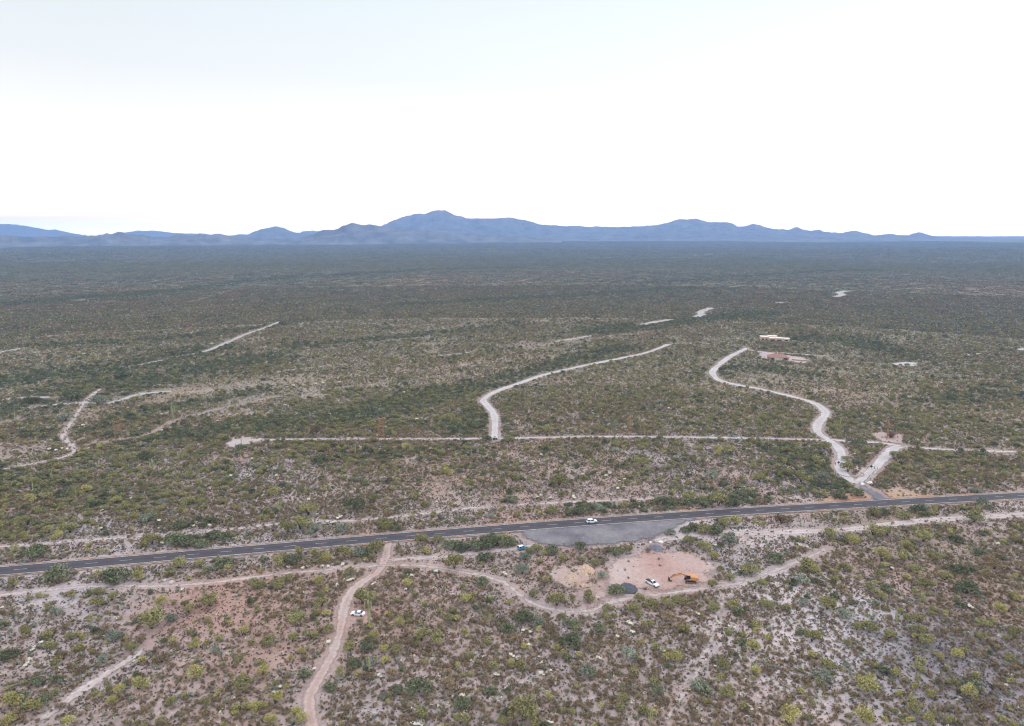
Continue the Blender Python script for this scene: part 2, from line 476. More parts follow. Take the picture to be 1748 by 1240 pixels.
def nearbox(x, y, g, m):
    return (x > g[:, 0].min() - m) & (x < g[:, 0].max() + m) & (y > g[:, 1].min() - m) & (y < g[:, 1].max() + m)

def bareness(x, y, margin=0.0):
    """0..1: how bare tracks and clearings keep this point"""
    b = np.zeros(len(x))
    def upd(g, fn, strength):
        k = np.where(nearbox(x, y, g, 12))[0]
        if len(k):
            d = fn(x[k], y[k]); v = sstep(-.8 - margin, .4 - margin, d) * strength
            b[k] = np.maximum(b[k], v)
    for t, g in TG: upd(g, lambda a, c, g=g, t=t: t[2] / 2 - seg_dist(a, c, g), t[4])
    for p, g in PG: upd(g, lambda a, c, g=g: sdist(a, c, g) - 7*np.clip(fbm(a/5, c/5, 55, 3)-.42, 0, 1)*3, p[3]*.985)
    upd(PULLG, lambda a, c: sdist(a, c, PULLG) + .8, 1.0)
    upd(APG, lambda a, c: sdist(a, c, APG) + .8, 1.0)
    upd(ROAD, lambda a, c: 5.6 - seg_dist(a, c, ROAD), 1.0)
    return b

GREEN = [([(-40, 705), (60, 690), (150, 660), (230, 655), (330, 632), (450, 612)], 26, 1.0),
 ([(-40, 655), (100, 640), (250, 622), (330, 600)], 30, .9),
 ([(250, 748), (380, 733), (480, 722), (580, 712), (680, 692), (790, 664), (860, 648), (960, 622), (1050, 596)], 17, .9),
 ([(1020, 566), (1100, 557), (1180, 548), (1300, 535)], 25, .8),
 ([(-40, 523), (100, 512), (300, 495), (450, 478), (700, 462), (880, 457)], 34, 1.0),
 ([(1380, 578), (1460, 582), (1520, 600), (1560, 610)], 22, .7),
 ([(780, 735), (815, 720), (822, 700)], 12, .8),
 ([(280, 912), (330, 908), (380, 920)], 8, .7),
 ([(980, 868), (1100, 862), (1210, 850), (1290, 855)], 8, .6),
 ([(1330, 765), (1390, 800), (1440, 835)], 12, .7),
 ([(1100, 483), (1200, 478), (1300, 470), (1500, 462)], 40, .6),
 ([(500, 592), (640, 580), (760, 566), (900, 552)], 14, .55), ([(-40, 600), (120, 588), (260, 580), (400, 566), (520, 548)], 16, .6),
 ([(60, 740), (180, 728), (260, 700), (380, 680), (470, 660)], 9, .55), ([(1180, 640), (1280, 628), (1380, 640)], 14, .5), ([(1560, 690), (1640, 680), (1760, 672)], 16, .5),
 ([(700, 520), (900, 508), (1060, 500), (1180, 492)], 24, .6), ([(-40, 800), (80, 830), (200, 850)], 12, .35), ([(560, 780), (700, 772), (820, 776)], 7, .4)]
PALE = [([(300, 672), (450, 655), (620, 640), (780, 625), (900, 606)], 16, .8), ([(420, 690), (600, 668), (760, 650)], 9, .6), ([(640, 566), (820, 556), (980, 545), (1100, 530)], 26, .7),
 ([(900, 590), (1040, 575), (1140, 565)], 16, .8), ([(180, 560), (330, 545), (480, 528)], 22, .5), ([(-40, 775), (60, 765), (110, 745)], 14, .7), ([(880, 850), (1000, 842), (1100, 835)], 9, .7),
 ([(1420, 700), (1540, 690), (1600, 705)], 14, .6), ([(760, 700), (1000, 722), (1250, 730)], 7, .4), ([(520, 850), (640, 830), (760, 822)], 10, .5), ([(250, 800), (330, 790), (420, 785)], 8, .6)]
GG = [(G(g[0], 3), g[1], g[2]) for g in GREEN]
PLG = [(G(g[0], 3), g[1], g[2]) for g in PALE]
def openness(x, y):
    """strips of stony ground where the cover is thin"""
    v = np.zeros(len(x))
    for g, wd, s in PLG:
        k = np.where(nearbox(x, y, g, wd * 2.5))[0]
        if len(k):
            v[k] = np.maximum(v[k], s * np.exp(-(seg_dist(x[k], y[k], g) / wd) ** 2))
    return v * (.55 + .9 * fbm(x / 16, y / 16, 91, 3))
def greenness(x, y):
    v = np.zeros(len(x))
    for g, wd, s in GG:
        k = np.where(nearbox(x, y, g, wd * 2.5))[0]
        if len(k):
            d = seg_dist(x[k], y[k], g)
            v[k] = np.maximum(v[k], s * np.exp(-(d / wd) ** 2))
    return v

# ------------------------------------------------------------------ ground sheet
SOILS = dict(grey=(.315, .262, .256), pink=(.295, .213, .182), red=(.32, .195, .155), pale=(.475, .425, .43), dark=(.15, .13, .14), tan=(.26, .20, .155))
SPOTS = [(330, 1030, 22, 'red', .8), (400, 1012, 14, 'red', .8), (460, 1040, 26, 'red', .5), (520, 1090, 25, 'pink', .7), (700, 1020, 35, 'pink', .7),
 (740, 1060, 25, 'pink', .6), (640, 1040, 8, 'red', .8), (980, 990, 22, 'pink', .8), (970, 960, 16, 'red', .5), (1470, 1075, 20, 'pale', 1.), (1430, 1100, 18, 'pale', .9),
 (1420, 1060, 18, 'pale', .8), (1350, 1090, 14, 'pale', .8), (1500, 1045, 14, 'pale', .9), (1340, 1020, 16, 'pale', .7), (1580, 1130, 22, 'dark', .7), (1680, 1120, 22, 'dark', .6), (1560, 1180, 22, 'dark', .6),
 (1640, 1075, 20, 'dark', .4), (100, 1060, 30, 'grey', .7), (130, 1010, 14, 'pale', .35), (1260, 1090, 22, 'pale', .5), (1200, 1150, 25, 'grey', .8), (1400, 1180, 25, 'pale', .5),
 (700, 1180, 25, 'grey', .6), (1300, 905, 20, 'pale', .6), (1500, 905, 22, 'tan', .6), (1540, 735, 16, 'tan', .7), (860, 885, 12, 'red', .9), (930, 886, 10, 'red', .8), (1330, 880, 12, 'red', .6),
 (1000, 820, 50, 'pink', .6), (700, 820, 60, 'tan', .5), (300, 830, 60, 'grey', .6), (1060, 690, 80, 'tan', .5), (1640, 940, 40, 'tan', .7)]
SPG = [(at(a, b), r, np.array(SOILS[c]), wt) for a, b, r, c, wt in SPOTS]

def soil(x, y):
    n1 = fbm(x / 55 + 11, y / 55 + 7, 5, 4)[:, None]; n2 = fbm(x / 23 + 2, y / 23 + 70, 9, 4)[:, None]
    g = np.array(SOILS['grey']); p = np.array(SOILS['pink']); pl = np.array(SOILS['pale']); tn = np.array(SOILS['tan'])
    c = g + (p - g) * sstep(.4, .65, n1)
    c = c + (pl - c) * sstep(.58, .78, n2) * .45
    for q, r, cc, wt in SPG:
        d = np.hypot(x - q[0], y - q[1]) / r
        k = (wt * np.exp(-d ** 2) * (.5 + n2[:, 0]))[:, None]
        c = c + (cc - c) * np.clip(k, 0, 1)
    rr = np.hypot(x, y)[:, None]
    c = c + (tn - c) * sstep(330, 600, rr) * .7
    # beyond the built plants the floor is covered by low growth
    gn = greenness(x, y)[:, None]
    b0 = fbm(x / 260 + 1, y / 260 + 1, 77, 5)[:, None]; b1 = fbm(x / 900 + 4, y / 700 + 9, 78, 4)[:, None]
    veg = np.array((.15, .157, .088)) + (np.array((.23, .18, .11)) - np.array((.15, .157, .088))) * sstep(.4, .65, b0) 
    veg = veg + (np.array((.12, .145, .10)) - veg) * sstep(.45, .7, b1) * .8
    veg = veg + (np.array((.06, .08, .055)) - veg) * gn * .85
    op = np.clip(openness(x, y), 0, 1)[:, None]; veg = veg + (np.array((.30, .245, .205)) - veg) * op * .8
    veg = veg * (1 - .08 * sstep(2500, 4500, rr))  # shade among the far stands put into the cover colour
    c = c + (veg - c) * (sstep(360, 700, rr) * .55 + sstep(800, 2000, rr) * .42)
    return c

def build_ground():
    fine = np.linspace(-47, 47, 640)
    ang = np.radians(np.concatenate([np.linspace(-180, -50, 40), fine, np.linspace(50, 180, 40)[:-1]]))
    rad = np.concatenate([[3, 40, 80, 110], np.geomspace(130, 26000, 560)])
    A, Rr = np.meshgrid(ang, rad)
    X = (Rr * np.sin(A)).ravel(); Y = (Rr * np.cos(A)).ravel()
    Z = hgt(X, Y)
    na, nr = len(ang), len(rad)
    V = np.stack([X, Y, Z], 1)
    i = np.arange(nr - 1)[:, None] * na; j = np.arange(na)[None, :]; j2 = (j + 1) % na
    Fc = np.stack([(i + j), (i + j2), (i + na + j2), (i + na + j)], -1).reshape(-1, 4)[:, ::-1]
    col = np.ones((len(X), 4)); col[:, :3] = soil(X, Y)
    me = npmesh('ground', V, Fc, {'soil': ('FLOAT_COLOR', 'POINT', col)}, True)
    me.materials.append(M_soil)
    o = link('ground', me); tag(o, kind='structure')
build_ground()

_lay = [0.02]
def lay():
    _lay[0] += 0.006
    return _lay[0]

def ribbon(name, mat, g, width, off=None, jitter=.0, cross=(-1, -.5, 0, .5, 1), kind='structure', z=None):
    off = lay() if off is None else off
    # resample so that the sheet follows the ground
    seg = np.hypot(*np.diff(g, axis=0).T); s = np.concatenate([[0], np.cumsum(seg)])
    n = max(int(s[-1] / 3.0), 2); ss = np.linspace(0, s[-1], n)
    P = np.stack([np.interp(ss, s, g[:, 0]), np.interp(ss, s, g[:, 1])], 1)
    T = np.gradient(P, axis=0); T /= np.linalg.norm(T, axis=1)[:, None] + 1e-9
    Nn = np.stack([-T[:, 1], T[:, 0]], 1)
    wv = width / 2 * (1 + jitter * (2 * fbm(ss / 14, ss * 0 + width, 8, 3) - 1))
    V = []; ed = []; ac = []
    endd = np.minimum(ss, s[-1] - ss)
    for c in cross:
        Q = P + Nn * (wv * c)[:, None]
        far = np.hypot(Q[:, 0], Q[:, 1])
        V.append(np.stack([Q[:, 0], Q[:, 1], hgt(Q[:, 0], Q[:, 1]) + off + np.where(far > 600, .06, 0)], 1))
        ed.append(np.minimum(wv * (1 - abs(c)), endd + .3)); ac.append(np.full(n, c))
    k = len(cross)
    V = np.stack(V, 1).reshape(-1, 3); ed = np.stack(ed, 1).ravel(); ac = np.stack(ac, 1).ravel()
    i = np.arange(n - 1)[:, None] * k; j = np.arange(k - 1)[None, :]
    Fc = np.stack([i + j, i + k + j, i + k + j + 1, i + j + 1], -1).reshape(-1, 4)[:, ::-1]
    me = npmesh(name, V, Fc, {'edge': ('FLOAT', 'POINT', ed.astype(np.float32)), 'across': ('FLOAT', 'POINT', ac.astype(np.float32))})
    me.materials.append(mat)
    o = link(name, me); tag(o, kind=kind)
    return o

def patch(name, mat, poly, step=1.3, off=None, pad=1.0):
    off = lay() if off is None else off
    x0, y0 = poly.min(0) - 2; x1, y1 = poly.max(0) + 2
    nx = int((x1-x0)/step) + 2; ny = int((y1-y0)/step) + 2
    X, Y = np.meshgrid(np.linspace(x0, x1, nx), np.linspace(y0, y1, ny))
    X = X.ravel(); Y = Y.ravel(); d = sdist(X, Y, poly)
    i = np.arange(ny-1)[:, None]*nx; j = np.arange(nx-1)[None, :]
    Fc = np.stack([i+j, i+j+1, i+nx+j+1, i+nx+j], -1).reshape(-1, 4)
    keep = (d[Fc] > -pad).all(1); Fc = Fc[keep]
    used = np.unique(Fc); mp = np.zeros(len(X), int); mp[used] = np.arange(len(used))
    V = np.stack([X, Y, hgt(X, Y) + off], 1)[used]
    me = npmesh(name, V, mp[Fc], {'edge': ('FLOAT', 'POINT', (d[used] + pad * .6).astype(np.float32)), 'across': ('FLOAT', 'POINT', np.zeros(len(used), np.float32))})
    me.materials.append(mat)
    o = link(name, me); tag(o, kind='structure'); return o

for t, g in TG: ribbon(t[0], t[1], g, t[2] + (1.0 if t[4] < 1 else .4), jitter=.25)
for p, g in PG: patch(p[0], p[1], g, 1.3 if p[2][0][1] > 700 else 2.5)
for nm_, pts_ in (('a', [(905, 914), (960, 909), (1040, 905), (1120, 897)]), ('b', [(1150, 900), (1080, 912), (980, 912), (930, 917), (905, 922), (925, 929), (980, 930), (1050, 930)]), ('c', [(884, 911), (910, 926), (960, 933)])):
    ribbon('tyre_track', M_tyre_dust, G(pts_, 5), 3.2, jitter=.3, off=.30)
M_rut = trackmat('rut_dirt', (.27, .17, .145), (.33, .24, .21), 1.6, .1, .5, 1.6)
for pts_ in ([(1025, 1010), (1050, 988), (1095, 968), (1150, 958), (1195, 965)], [(1040, 1012), (1070, 1000), (1130, 985), (1200, 985), (1228, 992)], [(1010, 1035), (1020, 1010), (1040, 980), (1070, 955)], [(1115, 940), (1135, 960), (1150, 990), (1165, 1005)]):
    ribbon('tyre_track', M_rut, G(pts_, 5), 1.7, jitter=.4, off=lay() + .12)
ribbon('road_shoulder', M_shoulder, ROAD, 12.4, jitter=.12)
patch('gravel_pullout', M_pull, PULLG, .9, pad=1.6)
patch('driveway_apron', M_pull, APG, .9)

# highway
def asphalt():
    m, n, l, b = newmat('asphalt')
    b.inputs['Roughness'].default_value = .85
    g = n.new('ShaderNodeNewGeometry')
    a = n.new('ShaderNodeAttribute'); a.attribute_name = 'across'
    t = n.new('ShaderNodeTexNoise'); t.inputs['Scale'].default_value = .25; t.inputs['Detail'].default_value = 8; t.inputs['Roughness'].default_value = .7
    l.new(g.outputs['Position'], t.inputs['Vector'])
    q = n.new('ShaderNodeMapRange'); q.inputs[1].default_value = .3; q.inputs[2].default_value = .7; q.inputs[3].default_value = .82; q.inputs[4].default_value = 1.2
    l.new(t.outputs[0], q.inputs[0])
    ab = n.new('ShaderNodeMath'); ab.operation = 'ABSOLUTE'; l.new(a.outputs['Fac'], ab.inputs[0])
    sb = n.new('ShaderNodeMath'); sb.operation = 'SUBTRACT'; sb.inputs[1].default_value = .45; l.new(ab.outputs[0], sb.inputs[0])
    a2 = n.new('ShaderNodeMath'); a2.operation = 'ABSOLUTE'; l.new(sb.outputs[0], a2.inputs[0])
    q2 = n.new('ShaderNodeMapRange'); q2.inputs[1].default_value = .0; q2.inputs[2].default_value = .4; q2.inputs[3].default_value = 1.15; q2.inputs[4].default_value = .88
    l.new(a2.outputs[0], q2.inputs[0])
    mm = n.new('ShaderNodeMath'); mm.operation = 'MULTIPLY'; l.new(q.outputs[0], mm.inputs[0]); l.new(q2.outputs[0], mm.inputs[1])
    s = n.new('ShaderNodeVectorMath'); s.operation = 'SCALE'; s.inputs[0].default_value = (.058, .051, .058)
    l.new(mm.outputs[0], s.inputs[3]); l.new(s.outputs[0], b.inputs['Base Color'])
    return m
M_asph = asphalt()
def paint():
    m, n, l, b = newmat('road_paint')
    g = n.new('ShaderNodeNewGeometry')
    t = n.new('ShaderNodeTexNoise'); t.inputs['Scale'].default_value = 1.1; t.inputs['Detail'].default_value = 5
    l.new(g.outputs['Position'], t.inputs['Vector'])
    q = n.new('ShaderNodeMapRange'); q.inputs[1].default_value = .3; q.inputs[2].default_value = .7; q.inputs[3].default_value = .28; q.inputs[4].default_value = .68
    l.new(t.outputs[0], q.inputs[0])
    s = n.new('ShaderNodeVectorMath'); s.operation = 'SCALE'; s.inputs[0].default_value = (1, .97, .9)
    l.new(q.outputs[0], s.inputs[3]); l.new(s.outputs[0], b.inputs['Base Color'])
    return m
M_paint = paint()
ROFF = lay() + .01
ribbon('road', M_asph, ROAD, 8.4, off=ROFF)
# centre dashes and the two edge lines
def markings():
    seg = np.hypot(*np.diff(ROAD, axis=0).T); s = np.concatenate([[0], np.cumsum(seg)])
    V = []; Fc = []
    def P(u):
        p = np.array([np.interp(u, s, ROAD[:, 0]), np.interp(u, s, ROAD[:, 1])])
        q = np.array([np.interp(u + .5, s, ROAD[:, 0]), np.interp(u + .5, s, ROAD[:, 1])])
        t = (q - p) / np.linalg.norm(q - p); return p, np.array([-t[1], t[0]])
    def strip(u0, u1, c, wd):
        us = np.linspace(u0, u1, max(2, int((u1-u0)/3)))
        b0 = len(V)
        for u in us:
            p, nn = P(u)
            for e in (-wd/2, wd/2):
                q = p + nn * (c + e); V.append((q[0], q[1], ROFF + .006))
        for i in range(len(us)-1):
            Fc.append((b0+2*i+1, b0+2*i, b0+2*i+2, b0+2*i+3))
    T = s[-1] - 2
    strip(1, T, 3.6, .30); strip(1, T, -3.6, .30)
    u = 4
    while u < T - 6:
        strip(u, u + 4.5, 0, .16); u += 12.2
    me = npmesh('road_markings', np.array(V), np.array(Fc)); me.materials.append(M_paint)
    tag(link('road_markings', me), kind='structure')
markings()

# ------------------------------------------------------------------ mountains
def mk_mount():
    m, n, l, b = newmat('mountain_rock')
    b.inputs['Roughness'].default_value = .95
    g = n.new('ShaderNodeNewGeometry')
    t = n.new('ShaderNodeTexNoise'); t.inputs['Scale'].default_value = .006; t.inputs['Detail'].default_value = 8; t.inputs['Roughness'].default_value = .65
    l.new(g.outputs['Position'], t.inputs['Vector'])
    q = n.new('ShaderNodeValToRGB'); q.color_ramp.elements[0].position = .36; q.color_ramp.elements[1].position = .72
    q.color_ramp.elements[0].color = (.05, .055, .055, 1); q.color_ramp.elements[1].color = (.22, .21, .20, 1)
    l.new(t.outputs[0], q.inputs[0]); l.new(q.outputs[0], b.inputs['Base Color'])
    return m
M_mount = mk_mount()

def mountain(name, prof, dist, depth, seed, rough=.5, nx=700, nd=70):
    prof = np.array(prof, float)
    xs = np.linspace(prof[0, 0], prof[-1, 0], nx)
    ys = np.interp(xs, prof[:, 0], prof[:, 1])
    jag = (fbm(xs / 5.0, xs * 0 + seed, seed, 4) - .5) * 3.6
    V = []
    for k in range(nd):
        t = k / (nd - 1) * 2 - 1                       # -1 front foot .. 0 crest .. 1 back foot
        r = dist + depth * t
        az = np.arctan((xs - 874) / F / (cp + .19 * sp))
        D = np.array([[ (x-874)/F, cp + (620-y)/F*sp, -sp + (620-y)/F*cp] for x, y in zip(xs, ys - jag * 0.6)])
        hd = np.hypot(D[:, 0], D[:, 1])
        top = H + dist * D[:, 2] / hd
        X = r * D[:, 0] / hd; Y = r * D[:, 1] / hd
        base = hgt(X, Y) - 14
        hh = np.maximum(top - base, 0)
        rid = 1 - np.abs(2 * fbm(X / 900 + seed, Y / 900, seed + 2, 5) - 1) * 1.6
        rid2 = 1 - np.abs(2 * fbm(X / 330 + seed, Y / 420, seed + 9, 4) - 1) * 1.6
        env = max(0.0, 1 - abs(t)) ** 1.15
        side = min(1, abs(t) * 5)
        f = env * (1 + side * rough * 1.5 * (.62 * (rid - .75) + .38 * (rid2 - .75)))
        V.append(np.stack([X, Y, base + hh * np.minimum(f, 1.0 - .12 * abs(t))], 1))
    V = np.stack(V, 0).reshape(-1, 3)
    i = np.arange(nd-1)[:, None]*nx; j = np.arange(nx-1)[None, :]
    Fc = np.stack([i+j, i+j+1, i+nx+j+1, i+nx+j], -1).reshape(-1, 4)
    me = npmesh(name, V, Fc, smooth_=False); me.materials.append(M_mount)
    o = link(name, me); tag(o, kind='structure'); return o

P_main = [(380, 409), (406, 400), (423, 400), (443, 392), (469, 386), (483, 388.6), (500, 396), (520, 399), (560, 400), (620, 396), (653, 384), (683, 371), (700, 367), (713, 363), (723, 365), (739, 358.6), (760, 359.5), (777.5, 366), (799, 373), (839, 373), (870.5, 371), (905, 376.6), (922, 382), (957, 385), (1037, 387), (1097, 386), (1124, 384), (1142.5, 379), (1158.6, 374), (1170, 374.8), (1186, 373), (1197.5, 375.5), (1208, 378.4), (1238.7, 379), (1250, 381), (1259, 386), (1275, 385), (1287, 382), (1302, 386), (1319.5, 391), (1348, 391.5), (1359, 386.3), (1371, 392), (1385, 394), (1398, 392), (1408, 395.8), (1434, 397.8), (1458, 393.5), (1474, 397), (1494, 402), (1518, 399), (1537, 401.5), (1551, 401), (1568, 396), (1581, 399), (1595.5, 404), (1648, 406), (1748, 408.5), (1860, 411)]
P_hills = [(-120, 403), (-40, 400), (0, 400), (17, 401), (31, 404), (100, 404), (143, 403), (166, 402), (183, 398), (190, 400), (203, 395), (217, 399), (243, 401), (263, 404), (286, 404), (309, 398.6), (323, 401), (343, 397.8), (360, 400), (375, 398.6), (392, 403), (420, 406), (470, 407), (507, 408), (530, 401), (549, 392), (564, 391), (576, 390), (587, 384), (601, 378), (622, 383.5), (632, 381.5), (647, 385), (667, 386), (700, 391), (760, 396), (820, 400), (900, 404), (960, 409)]
P_far = [(-120, 386), (-60, 384), (0, 382), (30, 382.5), (57, 388), (80, 392.5), (95, 391.5), (110, 395), (130, 399), (150, 402), (200, 401), (215, 397), (232, 394), (262, 394), (290, 397), (330, 399), (360, 401), (480, 403), (505, 401), (516, 395), (522, 394), (540, 394), (570, 398), (600, 401)]
P_foot = [(560, 413), (640, 408), (700, 404), (760, 401), (830, 403), (900, 404), (960, 407), (1010, 402), (1080, 398), (1130, 396), (1180, 400), (1240, 402), (1300, 400), (1360, 402), (1420, 405), (1500, 408), (1600, 412)]
mountain('mountain_range', P_main, 12200, 2200, 3, .75, 1100, 80)
mountain('hills', P_hills, 7900, 750, 8, .55, 1000, 60)
mountain('foothills', P_foot, 9900, 700, 14, .8, 500, 50)
mountain('distant_mountains', P_far, 19000, 1500, 21, .6, 300, 40)

# ------------------------------------------------------------------ haze: one even box of air
bmz = bmesh.new(); bbox(bmz, -23500, 23500, -3000, 21000, -30, 610)
hz_me = bm_mesh('haze', bmz); hzo = link('haze', hz_me); tag(hzo, kind='stuff')
mh = bpy.data.materials.new('haze_air'); mh.use_nodes = True
mh.node_tree.nodes.clear()
ho = mh.node_tree.nodes.new('ShaderNodeOutputMaterial'); pv = mh.node_tree.nodes.new('ShaderNodeVolumePrincipled')
pv.inputs['Color'].default_value = (.33, .55, 1.0, 1)
pv.inputs['Density'].default_value = 9.4e-5
pv.inputs['Anisotropy'].default_value = .2
mh.node_tree.links.new(pv.outputs[0], ho.inputs['Volume'])
hz_me.materials.append(mh)

# ------------------------------------------------------------------ plants: meshes of many small leaf faces
def leaves(centers, radii, n, size, seed, flat=.75, up=.25, shell=.55):
    """n small quads spread through blobs; returns verts, faces, tone"""
    r = np.random.default_rng(seed)
    wts = radii ** 2; wts = wts / wts.sum()
    k = r.choice(len(centers), n, p=wts)
    d = r.normal(size=(n, 3)); d /= np.linalg.norm(d, axis=1)[:, None]
    rr = (shell + (1 - shell) * r.random(n)) ** .8
    P = centers[k] + d * (radii[k] * rr)[:, None] * np.array([1, 1, flat])
    P[:, 2] = np.maximum(P[:, 2], size * .3)
    nrm = d * .6 + r.normal(size=(n, 3)) * .6 + np.array([0, 0, up]); nrm /= np.linalg.norm(nrm, axis=1)[:, None]
    a = np.cross(nrm, r.normal(size=(n, 3))); a /= np.linalg.norm(a, axis=1)[:, None]
    b = np.cross(nrm, a)
    s = size * (.6 + .8 * r.random(n))[:, None]
    a, b = a * s, b * s * (.45 + .4 * r.random(n))[:, None]
    V = np.stack([P - a, P - b * .9, P + a, P + b], 1).reshape(-1, 3)
    Fc = np.arange(4 * n).reshape(-1, 4)
    bl = r.random(len(centers))
    tone = np.clip(.55 * r.random(n) + .45 * bl[k], 0, 1)
    return V, Fc, tone

def crown_mesh(name, mat, seed, nb=9, n=520, size=.045, h=.62, low=.12, spread=.33, flat=.75):
    r = np.random.default_rng(seed)
    ang = r.random(nb) * 6.283; rad = np.sqrt(r.random(nb)) * spread
    C = np.stack([rad * np.cos(ang), rad * np.sin(ang), low + (h - low) * (.35 + .45 * r.random(nb)) * (1 - .6 * (rad / spread) ** 2)], 1)
    Rr = (.13 + .12 * r.random(nb))
    V, Fc, tone = leaves(C, Rr, n, size, seed + 1, flat)
    me = npmesh(name, V, Fc, {'tone': ('FLOAT', 'FACE', tone.astype(np.float32))})
    me.materials.append(mat); return me

def trunk_mesh(name, seed, h=.4, stems=4):
    r = random.Random(seed); bm = bmesh.new()
    for k in range(stems):
        a = k * 6.28 / stems + r.uniform(-.5, .5); p = Vector((math.cos(a)*.012, math.sin(a)*.012, -.01)); rr = .022
        d = Vector((math.cos(a)*.35, math.sin(a)*.35, 1)).normalized()
        for s_ in range(3):
            q = p + d * h / 2.6; bcyl(bm, p, q, rr, rr*.65, 6); 
            if s_ == 1:
                e = Vector((d.y, -d.x, .6)).normalized(); bcyl(bm, q, q + e * h * .35, rr*.5, rr*.25, 5)
            p = q; rr *= .65; d = (d + Vector((r.uniform(-.5, .5), r.uniform(-.5, .5), .1))).normalized()
    me = bm_mesh(name, bm); me.materials.append(M_bark); return me

TREE_SPEC = {  # nb, n, size, h, low, spread
 'P': (14, 1100, .034, .66, .16, .34, .7), 'Y': (13, 1100, .034, .68, .15, .31, .75), 'G': (15, 1200, .036, .58, .10, .36, .68),
 'S': (12, 1000, .036, .56, .10, .33, .7), 'O': (11, 700, .032, .50, .08, .34, .62)}
TREES = {k: [crown_mesh('crown', LM[k], 100 + 7 * i + ord(k), *v[:2], v[2], v[3], v[4], v[5], v[6]) for i in range(4)] for k, v in TREE_SPEC.items()}
TRUNKS = [trunk_mesh('trunk', 5 + i) for i in range(3)]

# saguaro meshes (unit height 1)
def saguaro_meshes(seed, arms):
    r = random.Random(seed)
    def tube(path, rads, seg=12):
        bm = bmesh.new(); rings = []
        for i, (p, ra) in enumerate(zip(path, rads)):
            d = (Vector(path[min(i+1, len(path)-1)]) - Vector(path[max(i-1, 0)])).normalized()
            q = d.to_track_quat('Z', 'Y'); ring = []
            for s in range(seg):
                a = 6.2832 * s / seg; rr = ra * (1 if s % 2 else .84)
                ring.append(bm.verts.new(Vector(p) + q @ Vector((rr*math.cos(a), rr*math.sin(a), 0))))
            rings.append(ring)
        for a, b in zip(rings, rings[1:]):
            for s in range(seg): bm.faces.new((a[s], a[(s+1) % seg], b[(s+1) % seg], b[s]))
        bm.faces.new(rings[-1]); bm.faces.new(rings[0][::-1])
        bmesh.ops.recalc_face_normals(bm, faces=bm.faces)
        me = bm_mesh('stem', bm); me.materials.append(M_sag); return me
    zs = [-.01, .12, .4, .7, .9, .965, 1.0]
    col = tube([(r.uniform(-.004, .004), 0, z) for z in zs], [.033, .036, .042, .042, .036, .026, .008])
    am = []
    for k in range(arms):
        a = 2.4 * k + r.uniform(-.4, .4); z0 = r.uniform(.34, .55); L = r.uniform(.2, .42); o = .1
        c, s = math.cos(a), math.sin(a)
        path = [(c*.02, s*.02, z0), (c*.07, s*.07, z0+.005), (c*o, s*o, z0+.04), (c*(o+.008), s*(o+.008), z0+.1), (c*(o+.008), s*(o+.008), z0+L*.8), (c*(o+.008), s*(o+.008), z0+L)]
        am.append(tube(path, [.022, .026, .028, .029, .026, .008], 10))
    return col, am
SAGS = [saguaro_meshes(3, 0), saguaro_meshes(4, 2), saguaro_meshes(6, 3), saguaro_meshes(9, 5)]

# cholla (unit width 1): pale spiny joints on a dark trunk
def cholla_meshes(seed):
    r = random.Random(seed); bm = bmesh.new(); bt = bmesh.new()
    tips = []
    for k in range(7):
        a = k * .9 + r.uniform(-.3, .3); p = Vector((0, 0, .02)); d = Vector((math.cos(a)*.5, math.sin(a)*.5, 1)).normalized()
        q = p + d * r.uniform(.25, .45); bcyl(bt, p, q, .035, .022, 6); tips.append((q, d))
    for q, d in tips:
        for j in range(6):
            e = (d + Vector((r.uniform(-1, 1), r.uniform(-1, 1), r.uniform(-.2, .7)))).normalized()
            s = q + e * r.uniform(.08, .2)
            x = bmesh.ops.create_icosphere(bm, subdivisions=1, radius=1)
            m = Matrix.Translation(s) @ e.to_track_quat('Z', 'Y').to_matrix().to_4x4() @ Matrix.Diagonal((.085, .085, r.uniform(.09, .15), 1))
            bmesh.ops.transform(bm, matrix=m, verts=x['verts'])
    me = bm_mesh('joints', bm); me.materials.append(LM['W'])
    t = np.random.default_rng(seed).random(len(me.polygons)).astype(np.float32)
    a_ = me.attributes.new('tone', 'FLOAT', 'FACE'); a_.data.foreach_set('value', t)
    mt = bm_mesh('trunk', bt); mt.materials.append(M_choltrunk)
    return me, mt
CHOL = [cholla_meshes(s) for s in (2, 5, 8)]

# ------------------------------------------------------------------ label maker
LAND = [('the white sedan beside the dirt track', 611, 1046), ('the orange excavator', 1176, 990), ('the white pickup truck', 1113, 996),
 ('the blue car by the hedge', 892, 937), ('the white car driving on the highway', 1010, 890), ('the middle of the gravel pullout', 1030, 915),
 ('the fork of the gravel road', 1440, 752), ('the driveway at the highway', 1495, 848), ('the left end of the long dirt track', 400, 755),
 ('the gravel road corner', 838, 690), ('the brown roofed house', 1330, 610), ('the flat roofed house', 1322, 578), ('the dirt track turnoff at the highway', 662, 930),
 ('the point where the bottom edge cuts the dirt track', 535, 1235), ('the lower left corner of the photo', 20, 1225), ('the lower right corner of the photo', 1725, 1225),
 ('the middle of the bottom edge', 874, 1235), ('the right end of the highway', 1735, 848), ('the left end of the highway', 10, 975),
 ('the tall tan soil mound', 995, 975), ('the big dark gravel mound', 1071, 1004), ('the left wooden power frame', 203, 750), ('the middle wooden power frame', 650, 749),
 ('the pale bare ground at lower right', 1470, 1075), ('the red bare soil at left', 340, 1030), ('the right edge below the highway', 1735, 1010),
 ('the left edge at mid height', 10, 830), ('the right edge at mid height', 1735, 720), ('the lower right bend of the side trail', 1215, 1100), ('the gravel road bend', 1215, 638),
 ('the bush in the loop island', 1452, 800)]
PENDING = []
